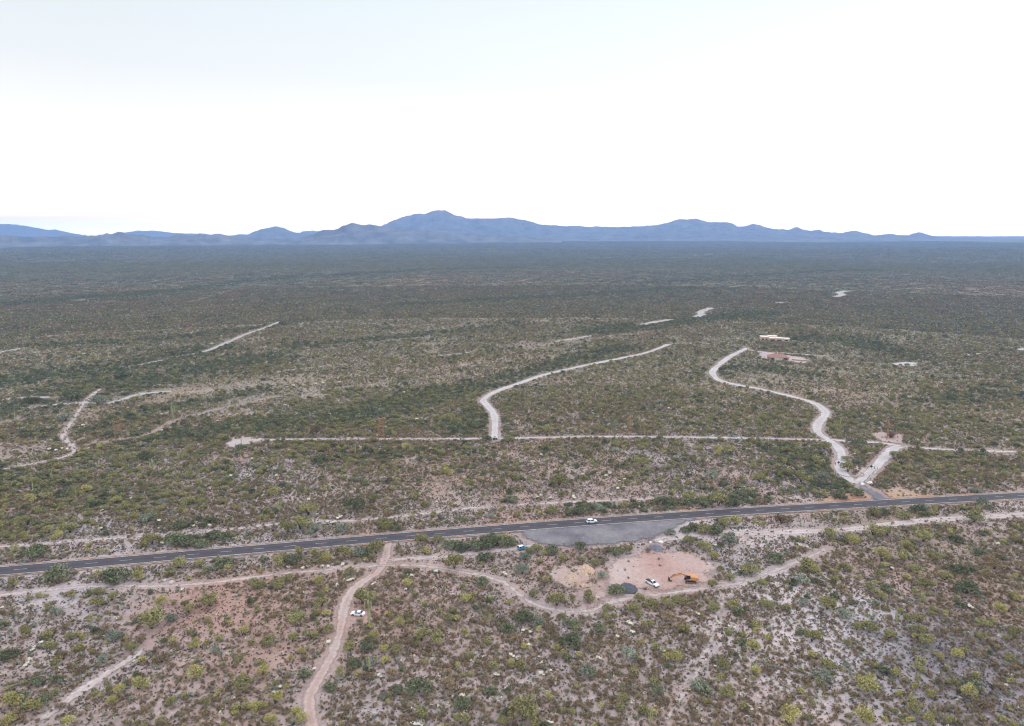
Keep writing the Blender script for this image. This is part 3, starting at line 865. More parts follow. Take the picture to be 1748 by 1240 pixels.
def want(o, adj, noun, cat, px, py, group):
    best = min(LAND, key=lambda l: math.hypot(l[1]-px, (l[2]-py)*1.4))
    dx, dy = px - best[1], py - best[2]
    if abs(dx) > abs(dy) * 1.6: d = 'right of' if dx > 0 else 'left of'
    elif abs(dy) > abs(dx) * 1.6: d = 'in front of' if dy > 0 else 'behind'
    else: d = ('front right of' if dx > 0 else 'front left of') if dy > 0 else ('behind and right of' if dx > 0 else 'behind and left of')
    near = 'just ' if math.hypot(dx, dy) < 45 else ''
    PENDING.append((o, f'{adj} {noun}', f'{near}{d} {best[0]}', px))
    o['category'] = cat; o['group'] = group
ORD = ['leftmost', 'second', 'third', 'fourth', 'fifth', 'sixth', 'seventh', 'eighth', 'ninth', 'tenth', 'eleventh', 'twelfth', 'thirteenth', 'fourteenth', 'fifteenth', 'sixteenth', 'seventeenth', 'eighteenth', 'nineteenth', 'twentieth']
def resolve():
    d = {}
    for t in PENDING: d.setdefault((t[1], t[2]), []).append(t)
    for (a, b), ts in d.items():
        ts.sort(key=lambda t: t[3])
        for i, t in enumerate(ts):
            if len(ts) == 1: s = f'{a} {b}'
            elif i == 0: s = f'leftmost {a} {b}'
            elif i == len(ts)-1: s = f'rightmost {a} {b}'
            else: s = f'{ORD[i] if i < 20 else str(i+1)+"th"} {a} from left, {b}'
            t[0]['label'] = ' '.join(s.split()[:16])

KN = {'P': ('palo_verde_tree', 'olive green', 'palo verde tree'), 'Y': ('palo_verde_tree', 'bright yellow-green', 'palo verde tree'), 'G': ('mesquite_tree', 'dark green', 'mesquite tree'),
      'S': ('ironwood_tree', 'grey-green', 'ironwood tree'), 'O': ('creosote_bush', 'brownish olive', 'creosote bush')}
USED = []            # x, y, radius of placed trees
def put_tree(k, px, py, wpx, hk=1.0):
    p = at(px, py); m = pxsize(px, py); wd = wpx * m * .98
    i = random.randrange(4)
    nm, adj, noun = KN[k]
    z = float(hgt(p[0], p[1]))
    o = empty(nm, (p[0], p[1] + wd * .22, z), random.uniform(0, 6.28), wd * .3)
    sc = Vector((wd, wd, wd * random.uniform(.85, 1.1) * hk))
    if k == 'O':
        c = link('crown', TREES[k][i], None, o); c.name = 'foliage'
    else:
        c = link('crown', TREES[k][i], None, o)
    c.scale = sc
    t = link('trunk', TRUNKS[i % 3], None, o); t.scale = sc
    if k == 'O': t.name = 'stems'
    size = 'big' if wd > 6.5 else ('small' if wd < 4 else 'middling')
    if k == 'O': size = 'big' if wd > 4 else 'small'
    want(o, size + ' ' + adj, noun, 'bush' if k == 'O' else 'tree', px, py, {'P': 'palo verde trees', 'Y': 'palo verde trees', 'G': 'mesquite trees', 'S': 'ironwood trees', 'O': 'creosote bushes'}[k])
    USED.append((p[0], p[1] + wd * .22, wd * .42))

def tile(x0, y0, items):
    for it in items:
        zx, zy, wd, k = it[:4]
        put_tree(k, x0 + zx / 3.444, y0 + zy / 3.444, wd / 3.444, it[4] if len(it) > 4 else 1.0)
#TREES_BEGIN
tile(0, 880, [(870,690,210,'P',1.0),(655,740,115,'S'),(760,810,95,'P'),(560,550,120,'P'),(660,400,170,'G'),(800,385,95,'Y'),(330,385,170,'G'),(335,412,90,'O'),(175,265,160,'G'),(25,140,80,'P'),(130,135,60,'Y'),(280,108,65,'Y'),(400,112,95,'P'),(330,142,80,'Y'),(1010,175,140,'G'),(1100,192,120,'G'),(1180,192,100,'G'),(1260,152,110,'G'),(850,198,85,'P'),(1400,1035,150,'P'),(1140,965,120,'Y'),(800,1040,130,'Y'),(690,1052,85,'Y'),(650,1122,85,'Y'),(40,1145,140,'Y'),(170,1172,115,'Y'),(30,1235,100,'Y'),(240,1122,105,'G'),(340,1150,80,'O'),(110,1085,95,'G'),(1220,545,125,'P'),(1080,540,65,'P'),(1100,582,85,'P'),(940,532,80,'Y'),(1220,632,60,'Y'),(1420,712,85,'Y'),(1145,792,95,'Y'),(1405,872,85,'P'),(1490,1162,95,'Y'),(590,872,85,'S'),(1000,632,85,'S'),(320,600,95,'S'),(290,555,85,'P'),(410,742,80,'P'),(1310,300,110,'G'),(1480,432,100,'P'),(390,1238,90,'Y'),(940,1228,70,'P'),(1250,812,75,'S'),(360,860,110,'O'),(470,940,110,'O'),(940,880,130,'O'),(140,710,90,'P'),(280,712,80,'O'),(380,665,80,'O'),(620,680,80,'O'),(560,480,90,'P'),(650,510,90,'P'),(1040,320,110,'P'),(880,180,120,'P'),(40,850,110,'G'),(850,1160,90,'O'),(1000,1130,90,'P'),(820,760,90,'O'),(1010,800,90,'O'),(1200,1130,90,'P'),(200,1010,100,'G'),(320,990,80,'G'),(1190,1190,80,'O'),(60,590,110,'O'),(410,490,70,'P')])
tile(440, 880, [(612,535,160,'P',1.0),(1155,325,125,'P',1.1),(1340,275,105,'G'),(950,165,100,'P'),(1060,172,90,'P'),(1130,200,110,'G'),(1200,212,100,'G'),(1275,212,110,'G'),(1350,198,140,'G'),(1465,192,120,'G'),(980,238,80,'Y'),(200,285,110,'G'),(340,262,100,'P'),(400,282,85,'Y'),(500,252,110,'P'),(600,245,110,'S'),(690,240,140,'P'),(110,295,85,'Y'),(20,345,50,'Y'),(540,355,85,'P'),(360,412,95,'Y'),(180,392,85,'P'),(110,432,95,'P'),(15,432,65,'P'),(880,422,85,'Y'),(370,548,110,'P'),(360,492,60,'P'),(215,645,125,'P'),(410,692,85,'P'),(50,775,110,'P'),(200,752,85,'P'),(1210,522,95,'Y'),(1320,422,95,'G'),(1370,450,60,'O'),(835,652,85,'Y'),(1120,632,85,'P'),(1210,702,60,'Y'),(1470,705,115,'G'),(680,742,85,'Y'),(530,795,90,'P'),(640,795,115,'G'),(730,812,85,'Y'),(820,822,85,'P'),(750,885,85,'Y'),(560,895,95,'G'),(660,895,95,'S'),(480,942,85,'P'),(940,1065,170,'G'),(420,1032,90,'G'),(740,1082,70,'S'),(810,1055,85,'G'),(1190,1155,120,'G'),(1190,1242,120,'P'),(95,1115,115,'Y'),(20,1145,75,'Y'),(215,1195,95,'Y'),(250,1225,95,'Y'),(65,1235,95,'Y'),(25,945,85,'Y'),(250,825,65,'Y'),(780,962,110,'O'),(960,752,130,'P'),(1050,760,120,'P'),(1490,880,60,'Y'),(1440,1242,90,'P'),(1110,1040,140,'O'),(1000,800,90,'O'),(900,780,90,'O'),(270,870,80,'O'),(620,980,90,'O'),(600,640,60,'O')])
tile(880, 880, [(245,545,130,'P',1.15),(385,212,95,'G'),(585,245,95,'G',1.1),(915,122,80,'S'),(1000,108,75,'G'),(1060,102,100,'G'),(1120,112,110,'P'),(1180,112,110,'G'),(1235,75,100,'P'),(1300,62,100,'Y'),(1210,60,80,'G'),(670,218,65,'P'),(1160,272,90,'Y'),(1110,215,95,'P'),(1030,182,100,'P'),(1270,168,125,'S'),(1390,362,140,'P'),(1265,392,75,'P'),(510,375,75,'S'),(470,302,75,'P'),(595,472,110,'G'),(320,785,160,'G'),(670,855,130,'S'),(945,865,95,'Y'),(1400,805,115,'Y'),(1420,935,85,'Y'),(830,1065,95,'G'),(860,1125,85,'O'),(1080,1035,120,'S'),(1250,1085,120,'P'),(700,588,110,'P'),(800,552,110,'P'),(900,552,100,'P'),(960,530,90,'P'),(730,520,80,'P'),(540,562,75,'P'),(40,640,130,'G'),(130,655,100,'S'),(420,955,130,'S'),(330,1185,65,'P'),(50,1225,210,'P',1.0),(240,855,100,'O'),(430,512,110,'P'),(750,705,110,'O'),(190,1085,65,'Y'),(100,490,80,'P'),(170,430,90,'O'),(150,360,60,'O'),(1160,430,80,'P'),(1450,440,90,'P'),(1210,330,60,'P'),(320,660,100,'G'),(500,690,90,'G'),(220,690,90,'O'),(680,990,110,'O'),(640,1110,100,'P'),(980,680,110,'O'),(900,640,110,'O'),(1100,760,120,'O'),(1240,920,110,'P'),(860,880,80,'O'),(740,900,90,'O'),(1170,570,90,'P'),(1290,560,100,'P'),(1380,620,90,'O'),(1480,550,90,'P'),(60,270,90,'S'),(40,355,110,'S'),(210,230,100,'G'),(130,225,90,'P')])
tile(1308, 880, [(380,135,105,'P'),(640,125,120,'P'),(720,125,95,'P'),(940,165,120,'P'),(835,205,85,'Y'),(525,175,85,'Y'),(1130,165,95,'G'),(1480,175,85,'P'),(240,325,120,'P'),(280,335,90,'Y'),(210,405,115,'S'),(690,275,115,'Y'),(820,285,105,'P'),(1150,355,115,'G'),(1200,475,155,'G',1.1),(950,445,130,'P'),(890,485,95,'P'),(670,375,85,'P'),(615,445,85,'P'),(900,355,110,'P'),(1380,575,95,'Y'),(1490,515,85,'Y'),(1285,665,95,'P'),(1480,715,95,'P'),(1270,745,95,'P'),(280,755,125,'P',1.15),(620,705,120,'P'),(730,735,100,'P'),(540,685,85,'P'),(900,705,95,'P'),(950,765,115,'P'),(1130,845,85,'Y'),(1020,855,75,'Y'),(400,915,85,'P'),(480,902,65,'S'),(480,775,65,'P'),(785,962,85,'Y'),(610,1055,140,'Y'),(795,1075,65,'Y'),(970,1075,75,'Y'),(1210,1075,115,'Y'),(1250,985,85,'P'),(340,995,140,'S'),(150,1225,140,'Y'),(585,1235,130,'Y',1.15),(430,1175,85,'O'),(880,1175,95,'P'),(980,1242,105,'Y'),(1090,1242,95,'P'),(220,535,85,'S'),(680,495,75,'Y'),(370,565,130,'P'),(480,615,110,'S'),(270,1125,65,'P'),(150,885,75,'O'),(40,560,70,'P'),(60,280,120,'G'),(470,340,90,'P'),(720,460,90,'G'),(1020,1000,70,'D' if False else 'O'),(290,905,90,'O'),(1360,330,130,'O'),(1340,290,110,'O'),(1270,240,90,'G'),(900,920,90,'P'),(740,880,90,'O'),(1440,860,80,'P'),(1390,1040,90,'O'),(1290,1150,120,'O'),(240,1020,120,'O'),(20,940,90,'O'),(100,1130,80,'O'),(450,460,100,'O'),(1010,270,90,'P'),(1240,50,130,'P'),(100,60,130,'O'),(1060,390,90,'P'),(860,640,90,'P')])
tile(0, 560, [(500,975,85,'Y'),(160,1032,85,'Y'),(680,1042,75,'Y'),(260,1012,80,'P'),(20,965,80,'P'),(950,1035,65,'S'),(1100,1055,95,'P'),(1180,1042,70,'P'),(400,1205,85,'P'),(280,1200,65,'Y'),(690,1095,80,'P'),(690,1152,70,'P'),(150,1165,110,'P'),(860,1150,120,'S'),(740,790,90,'P'),(1420,730,100,'G'),(180,930,90,'P'),(650,640,90,'G'),(370,555,110,'S'),(400,435,130,'G'),(780,450,90,'P'),(180,450,90,'G'),(720,300,110,'G'),(560,455,120,'S'),(850,780,110,'G'),(1110,820,80,'O'),(900,1130,80,'P')])
tile(440, 560, [(80,805,85,'Y'),(670,615,85,'P'),(870,725,75,'Y'),(1075,752,55,'Y'),(1215,722,60,'P'),(1110,872,75,'Y'),(1100,835,55,'Y'),(1230,922,65,'P'),(920,1025,95,'P'),(980,1065,75,'P'),(685,1025,75,'P'),(290,1112,140,'P'),(240,1195,150,'P'),(330,1212,100,'S'),(490,1202,100,'S'),(745,1195,85,'P'),(730,1162,85,'P'),(560,1080,150,'G'),(85,995,90,'P'),(1500,905,80,'P'),(1365,1122,65,'S'),(1220,1155,65,'P'),(1030,1172,65,'P'),(1340,675,80,'G'),(1472,682,85,'P'),(1270,595,110,'G'),(1130,552,90,'P'),(340,625,100,'O'),(930,515,55,'P'),(1490,1035,90,'G'),(380,740,90,'P'),(360,800,100,'G'),(170,1210,120,'P')])
tile(880, 560, [(190,618,75,'P'),(480,612,75,'P'),(590,702,65,'P'),(400,762,75,'P'),(750,825,120,'P'),(1190,748,85,'Y'),(1250,742,85,'P'),(260,935,130,'P'),(1160,895,105,'S'),(1440,915,95,'P'),(1470,555,85,'P'),(1030,1025,110,'P'),(870,1045,110,'G'),(1200,1055,125,'P'),(1285,1055,90,'G'),(490,1082,80,'S'),(380,1102,95,'G'),(640,1062,75,'P'),(1440,1035,90,'O'),(1130,1052,85,'G'),(20,1112,60,'Y'),(220,1102,90,'P'),(590,735,70,'S'),(580,582,60,'S'),(850,450,60,'S')])
tile(1308, 560, [(610,642,45,'P'),(430,612,80,'P'),(500,682,60,'G'),(490,852,95,'P',1.1),(480,785,65,'P'),(540,805,70,'G'),(620,745,80,'P'),(350,718,95,'P'),(345,895,90,'S'),(120,742,70,'P'),(300,805,100,'P'),(215,915,120,'P'),(140,885,90,'P'),(450,945,90,'G'),(545,1000,95,'G'),(760,775,90,'P'),(820,592,65,'G'),(660,502,85,'P'),(840,842,65,'P'),(700,942,55,'P'),(1065,955,85,'P'),(1250,975,65,'S'),(1280,1050,85,'S',1.1),(920,1085,95,'G'),(700,1105,80,'G'),(820,1132,95,'P'),(640,1112,95,'P'),(440,1015,95,'G'),(1150,1075,65,'P'),(850,640,80,'O'),(560,690,70,'G')])
#TREES_END

def put_saguaro(px, py, hpx, v=None):
    p = at(px, py); m = pxsize(px, py); h = hpx * m * 1.08
    i = random.randrange(4) if v is None else v
    o = empty('saguaro_cactus', (p[0], p[1], float(hgt(*p))), random.uniform(0, 6.28), 1)
    col, arms = SAGS[i]
    c = link('stem', col, None, o); wx = min(h, 9.0) * 1.0; c.scale = (wx, wx, h)
    for a in arms:
        b = link('arm', a, None, o); b.scale = (wx * 1.15, wx * 1.15, h)
    adj = ('tall' if h > 6.5 else 'short') + (' single-stemmed' if not arms else ' branching')
    want(o, adj, 'saguaro cactus', 'cactus', px, py, 'saguaro cacti')
def sags(x0, y0, items):
    for it in items: put_saguaro(x0 + it[0]/3.444, y0 + it[1]/3.444, it[2]/3.444, it[3] if len(it) > 3 else None)
sags(0, 880, [(1195,500,85,0),(1087,372,60,0),(1062,455,30,0),(1007,785,40,1),(940,700,40,0),(1320,60,60,0),(1140,660,60,1)])
sags(440, 880, [(655,660,215,1),(630,560,70,0),(655,920,90,2),(232,590,70,0),(42,665,60,0),(8,465,30,0),(1340,1175,100,0)])
sags(880, 880, [(118,615,80,1),(110,1110,80,0),(790,1240,110,2),(410,712,40,0)])
sags(1308, 880, [(1165,735,42,0),(762,650,110,2),(693,1145,50,0),(582,1225,95,1),(355,410,48,0),(212,1200,55,0),(1035,1228,45,0),(1105,742,30,0)])
sags(0, 560, [(900,862,95,3),(990,782,75,3),(1075,780,50,1),(1255,835,60,2),(1125,850,60,2),(1020,555,150,1),(90,540,60,0),(195,962,70,0),(150,932,50,0),(310,902,65,1),(1120,700,36,0),(180,142,45,0),(1420,692,50,0),(1388,730,50,0),(160,85,50,0),(350,310,30,2),(1015,520,60,2)])
sags(440, 560, [(127,1102,90,3),(575,742,60,0),(505,682,55,1),(518,492,55,1),(130,362,50,2),(335,322,40,0),(20,832,50,0),(30,902,40,0),(908,540,30,0),(1255,760,60,0)])
sags(880, 560, [(1160,935,60,0),(660,880,50,0),(740,300,40,0),(100,560,30,0)])
sags(1308, 560, [(1282,802,60,2),(990,1082,40,0),(762,1112,75,0),(733,372,60,1),(1050,417,35,0),(103,592,50,1),(432,602,95,0),(1400,545,55,1),(1450,495,45,1),(275,150,40,0),(838,890,50,0),(1460,240,35,1),(610,410,35,0),(1305,90,35,0),(380,800,60,0)])

def put_cholla(px, py, wpx, rnd=False):
    p = at(px, py); m = pxsize(px, py); wd = max(wpx * m, 1.0)
    i = random.randrange(3)
    o = empty('cholla_cactus', (p[0], p[1], float(hgt(*p))), random.uniform(0, 6.28), 1)
    a = link('crown', CHOL[i][0], None, o); b = link('trunk', CHOL[i][1], None, o)
    a.scale = b.scale = (wd, wd, wd)
    want(o, 'big pale cream' if wd > 2.1 else 'small pale cream', 'cholla cactus', 'cactus', px, py, 'cholla cacti')
def chol(x0, y0, items, w_=30):
    for x, y in items: put_cholla(x0 + x/3.444, y0 + y/3.444 + 2.5, random.uniform(.75, 1.25) * w_ / 3.444)
chol(0, 880, [(242,750),(202,775),(192,795),(178,850),(165,868),(150,885),(935,35),(1235,62),(595,80),(12,545),(955,165),(1375,1080),(1490,1010),(1070,440)])
chol(440, 880, [(562,375),(545,382),(528,385),(467,408),(688,398),(675,405),(870,435),(906,358),(890,365),(415,748),(332,903),(712,940),(725,948),(1195,1058),(1208,1062),(1398,938),(1412,942),(1488,822),(1503,830),(1020,1113),(925,1232),(945,1228),(965,1236),(1145,463),(485,12),(470,18),(1448,340),(1460,350),(1047,333),(1325,832),(95,1038),(110,1045),(132,1010),(410,42),(440,48),(455,40),(265,310),(380,300),(500,292),(415,300)])
chol(880, 880, [(662,632),(676,642),(680,680),(692,690),(600,715),(45,680),(68,672),(88,690),(75,765),(483,838),(498,845),(858,792),(872,800),(1060,572),(1075,582),(150,930),(165,938),(182,925),(208,912),(1362,1112),(1380,1125),(1390,1140),(195,1212),(212,1222),(1172,888),(1185,625),(1200,635),(1255,650),(1285,660),(1172,178),(1220,942),(140,832)])
chol(1308, 880, [(185,165),(200,178),(240,190),(1195,538),(1208,545),(402,793),(160,745),(1408,1000),(1360,170),(575,822),(740,312)])
chol(0, 560, [(490,575),(325,645),(520,708),(420,755),(290,715),(330,720),(365,708),(395,715),(1278,548),(600,1072),(770,1000),(950,605),(1245,95),(490,155),(1360,870),(1480,770),(1030,975),(1235,1165),(885,1085),(1140,1165),(130,590),(90,1200)], 24)
chol(440, 560, [(345,342),(210,340),(480,1115),(350,1095),(55,815),(490,1108),(860,380),(1075,370),(750,580),(690,890),(300,1010),(1050,1020),(340,330),(385,325),(160,455),(110,870),(480,320),(935,540),(1440,60),(1385,200)], 24)
chol(880, 560, [(130,995),(205,1000),(340,990),(560,980),(150,745),(600,945),(625,935),(530,870),(555,855),(610,900),(150,985),(395,860),(640,890),(345,1000),(590,550),(1345,935),(455,270),(340,245),(900,470),(780,360)], 24)
chol(1308, 560, [(605,740),(520,740),(1225,955),(1080,520),(700,350),(640,520),(1415,660),(1190,160),(1240,155),(560,280),(905,610),(1030,320),(1150,840)], 22)

# ------------------------------------------------------------------ scattered plants
def proto(name, V, Fc, tone, mat, col):
    me = npmesh(name, V, Fc, {'tone': ('FLOAT', 'FACE', tone.astype(np.float32))}); me.materials.append(mat)
    o = bpy.data.objects.new(name, me); col.objects.link(o); return o

def bush(seed, nb, n, size, h, spread=.3, flat=.7, shell=.4):
    r = np.random.default_rng(seed)
    ang = r.random(nb)*6.283; rad = np.sqrt(r.random(nb))*spread
    C = np.stack([rad*np.cos(ang), rad*np.sin(ang), h*(.3+.35*r.random(nb))], 1)
    return leaves(C, .16 + .12*r.random(nb), n, size, seed+1, flat, shell=shell)

def clump(seed, kinds, n, span):
    """a stand of several low plants some metres across; returns per-material arrays"""
    r = np.random.default_rng(seed); Vs, Fs, Ts = [], [], []; b = 0
    for i in range(n):
        V, Fc, t = bush(seed*31+i, 4, 26, .17, .55)
        s = r.uniform(1.0, 2.5); p = (r.random(2)-.5)*span
        V = V*s + np.array([p[0], p[1], 0]); Vs.append(V); Fs.append(Fc+b); Ts.append(t); b += len(V)
    return np.concatenate(Vs), np.concatenate(Fs), np.concatenate(Ts)

# kinds: 0-1 bursage 2-3 creosote 4 dry 5 sage 6-7 green tree 8 palo verde 9 yellow 10 cholla
PC = bpy.data.collections.new('scrub_kinds')
def names(i): return 'plant_%02d' % i
specs = [('B', 3, 42, .13, .55), ('B', 4, 50, .12, .5), ('O', 6, 110, .085, .75), ('O', 7, 130, .08, .8), ('D', 5, 80, .09, .6), ('S', 6, 110, .09, .65),
         ('G', 10, 330, .06, .62), ('G', 12, 360, .058, .6), ('P', 10, 320, .058, .7), ('Y', 9, 300, .058, .7)]
for i, (mk, nb, n, sz, hh) in enumerate(specs):
    V, Fc, t = bush(40+i*3, nb, n, sz, hh); proto(names(i), V, Fc, t, LM[mk], PC)
r_ = np.random.default_rng(5)
V, Fc, t = leaves(np.stack([r_.normal(size=9)*.22, r_.normal(size=9)*.22, .35+.3*r_.random(9)], 1), np.full(9, .1), 60, .09, 3, 1.0)
proto(names(10), V, Fc, t, LM['W'], PC)
PF = bpy.data.collections.new('stand_kinds')
for i, mk in enumerate(['O', 'O', 'B', 'S', 'D', 'G', 'G', 'P']):
    V, Fc, t = clump(70+i, None, 15 if i < 5 else 10, 13.0)
    if i >= 5: V = V * np.array([1.1, 1.1, 1.7])
    proto('stand_%02d' % i, V, Fc, t, LM[mk], PF)

def instancer(name, P, scale, rot, idx, coll):
    me = bpy.data.meshes.new(name)
    me.vertices.add(len(P)); me.vertices.foreach_set('co', P.astype(np.float32).ravel())
    for nme, ty, d in (('pscale', 'FLOAT', scale.astype(np.float32)), ('prot', 'FLOAT', rot.astype(np.float32)), ('pidx', 'INT', idx.astype(np.int32))):
        a = me.attributes.new(nme, ty, 'POINT'); a.data.foreach_set('value', d)
    a = me.attributes.new('psq', 'FLOAT', 'POINT'); a.data.foreach_set('value', (.75+.5*rng.random(len(P))).astype(np.float32))
    o = link(name, me)
    ng = bpy.data.node_groups.new(name + '_nodes', 'GeometryNodeTree')
    ng.interface.new_socket('Geometry', in_out='INPUT', socket_type='NodeSocketGeometry')
    ng.interface.new_socket('Geometry', in_out='OUTPUT', socket_type='NodeSocketGeometry')
    n, l = ng.nodes, ng.links
    gi, go = n.new('NodeGroupInput'), n.new('NodeGroupOutput')
    ci = n.new('GeometryNodeCollectionInfo'); ci.inputs['Collection'].default_value = coll
    ci.inputs['Separate Children'].default_value = True; ci.inputs['Reset Children'].default_value = True
    ip = n.new('GeometryNodeInstanceOnPoints'); ip.inputs['Pick Instance'].default_value = True
    def attr(nm, dt):
        q = n.new('GeometryNodeInputNamedAttribute'); q.data_type = dt; q.inputs['Name'].default_value = nm; return q.outputs['Attribute']
    l.new(gi.outputs[0], ip.inputs['Points']); l.new(ci.outputs[0], ip.inputs['Instance'])
    l.new(attr('pidx', 'INT'), ip.inputs['Instance Index'])
    cx = n.new('ShaderNodeCombineXYZ'); l.new(attr('prot', 'FLOAT'), cx.inputs['Z'])
    e2r = n.new('FunctionNodeEulerToRotation'); l.new(cx.outputs[0], e2r.inputs[0]); l.new(e2r.outputs[0], ip.inputs['Rotation'])
    sc = n.new('ShaderNodeCombineXYZ'); ps = attr('pscale', 'FLOAT')
    mm = n.new('ShaderNodeMath'); mm.operation = 'MULTIPLY'; l.new(ps, mm.inputs[0]); l.new(attr('psq', 'FLOAT'), mm.inputs[1])
    l.new(ps, sc.inputs[0]); l.new(ps, sc.inputs[1]); l.new(mm.outputs[0], sc.inputs[2])
    l.new(sc.outputs[0], ip.inputs['Scale']); l.new(ip.outputs[0], go.inputs[0])
    md = o.modifiers.new('scatter', 'NODES'); md.node_group = ng
    return o

def frustum_points(n, r0, r1, half=42):
    u = rng.random(n); r = np.sqrt(r0*r0 + u*(r1*r1-r0*r0)); a = np.radians((rng.random(n)*2-1)*half)
    return r*np.sin(a), r*np.cos(a)

for cx_, cy_, cr_ in ((611, 1050, 5.5), (1113, 999, 5), (892, 938, 4), (1010, 892, 4), (1170, 994, 9), (845, 751, 4)):
    q_ = at(cx_, cy_); USED.append((q_[0], q_[1] - .8, cr_))
UA = np.array(USED)
def near_car(x, y):
    m = np.zeros(len(x), bool)
    for a, b, r in UA[-6:]: m |= (x-a)**2 + (y-b)**2 < (r*.75)**2
    return m
def near_tree(x, y, k=.8):
    m = np.zeros(len(x), bool)
    for a, b, r in UA:
        m |= (x-a)**2 + (y-b)**2 < (r*k)**2
    return m

def region(x, y):
    """fields that steer what grows where"""
    cov = fbm(x/18+3, y/18+8, 21, 3)            # fine cover
    wide = fbm(x/110+3, y/90+1, 22, 4)
    kind = fbm(x/60+31, y/60+2, 23, 4)
    return cov, wide, kind

def pick(x, y, n):
    cov, wide, kind = region(x, y); gn = greenness(x, y); r = np.hypot(x, y)
    u = rng.random(n)
    idx = np.zeros(n, int); sc = np.zeros(n)
    # shares
    olive = sstep(.42, .58, kind)
    pb = .50 - .30*olive - .12*sstep(330, 480, r)
    po = .18 + .32*olive + .05*sstep(330, 500, r)
    pd = .07 + .08*sstep(.5, .7, wide)
    psg = .10 - .03*olive + .15*gn
    pg = .003 + .007*(r > 330) + .20*gn
    pp = .008 + .014*(r > 330) + .04*sstep(.45, .7, wide)*(r > 330)*(r < 700)
    py = .008 + 0*r
    pc = .03 + .13*sstep(430, 600, r)
    S = np.stack([pb, po, pd, psg, pg, pp, py, pc], 1); S /= S.sum(1)[:, None]; Cm = S.cumsum(1)
    k = (u[:, None] > Cm).sum(1).clip(0, 7)
    q = rng.random(n); alt = rng.random(n) > .5
    base = [(0, .5, .6), (2, 1.0, 1.2), (4, .8, .9), (5, .85, 1.3), (6, 2.4, 3.0), (8, 2.3, 2.4), (9, 2.0, 1.9), (10, .8, .9)]
    for i, (b0, s0, s1) in enumerate(base):
        m = k == i
        idx[m] = b0 + (alt[m] if b0 in (0, 2, 6) else 0)
        sc[m] = s0 + s1*q[m]**2
    return idx, sc, k

def sparse(x, y):
    v = np.zeros(len(x))
    for a, b, rad, c, wt in SPOTS:
        if c in ('pale', 'red', 'pink') and b > 740:
            q = at(a, b); v = np.maximum(v, (.6 if c == 'pale' else .4) * wt * np.exp(-((x-q[0])**2 + (y-q[1])**2)/rad**2))
    return v

def scatter(n, r0, r1, dens=1.0, lo=.30, hi=.52):
    x, y = frustum_points(n, r0, r1)
    cov, wide, kind = region(x, y); gn = greenness(x, y)
    keepp = (.30 + .70*sstep(lo, hi, cov*.6 + wide*.4 + gn*.3)) * (1 - sparse(x, y)) * (1 - .62 * np.clip(openness(x, y), 0, 1))
    keepp = keepp*1.0; m = rng.random(n) < keepp
    x, y = x[m], y[m]
    b = bareness(x, y, .3)
    m = rng.random(len(x)) > b
    x, y = x[m], y[m]
    return x, y

BIGN = []
def sort_out(x, y):
    n = len(x)
    idx, sc, k = pick(x, y, n)
    m = ~(near_tree(x, y, .75))
    # large plants keep clear of tracks by their own radius
    big = sc > 2.0
    bb = bareness(x[big], y[big], 1.5) > .4
    mm = m.copy(); mm[np.where(big)[0][bb]] = False
    return x[mm], y[mm], idx[mm], sc[mm]

xs, ys = [], []
for n, r0, r1 in ((74000, 140, 330), (152000, 330, 560), (270000, 560, 1000), (120000, 1000, 1300)):
    a, b = scatter(n, r0, r1); xs.append(a); ys.append(b)
X = np.concatenate(xs); Y = np.concatenate(ys)
X, Y, IDX, S_ = sort_out(X, Y)
rr = np.hypot(X, Y)
S_ *= 1 + .25*sstep(500, 900, rr)
# the nearest creosote bushes become bushes of their own
TAKE = np.where((IDX >= 2) & (IDX <= 3) & (S_ > 1.55) & (rr < 300) & (np.abs(X)/(Y*cp+H*sp) < .74))[0]
def onpx(i): return topx(X[i], Y[i])
TAKE = [i for i in TAKE if onpx(i)[1] < 1236]
random.shuffle(TAKE); TAKE = sorted(TAKE, key=lambda i: -S_[i]/math.hypot(X[i], Y[i]))[:200]
for i in TAKE:
    px, py = onpx(i)
    put_tree('O', px, py, S_[i] / pxsize(px, py) * .95)
keep = np.ones(len(X), bool); keep[TAKE] = False
X, Y, IDX, S_ = X[keep], Y[keep], IDX[keep], S_[keep]
def emit(name, m, coll=PC):
    P = np.stack([X[m], Y[m], hgt(X[m], Y[m]) - .03], 1)
    o = instancer(name, P, S_[m], rng.random(m.sum())*6.283, IDX[m], coll); return tag(o, kind='stuff')
emit('desert_scrub', IDX <= 5)
emit('desert_trees', (IDX >= 6) & (IDX <= 9))
emit('cholla_thicket', IDX == 10)

# low pebbly tufts at the feet of everything near
x, y = frustum_points(125000, 140, 460)
cov = fbm(x/9+13, y/9+8, 41, 3); m = (rng.random(len(x)) < .2 + .8*sstep(.42, .6, cov))
x, y = x[m], y[m]; m = (rng.random(len(x)) > bareness(x, y, .2)*.97) & ~near_car(x, y); x, y = x[m], y[m]
X, Y = x, y; IDX = np.where(rng.random(len(x)) < .72, rng.integers(0, 2, len(x)), np.where(rng.random(len(x)) < .9, 4, 5)); S_ = .38 + .6*rng.random(len(x))**1.6
emit('low_tufts', np.ones(len(X), bool))

# pale cholla flecks farther out
x, y = frustum_points(16000, 1000, 2600, 41); X, Y = x, y
IDX = np.full(len(x), 10); S_ = 1.3 + 1.5*rng.random(len(x))
emit('far_cholla', np.ones(len(X), bool))

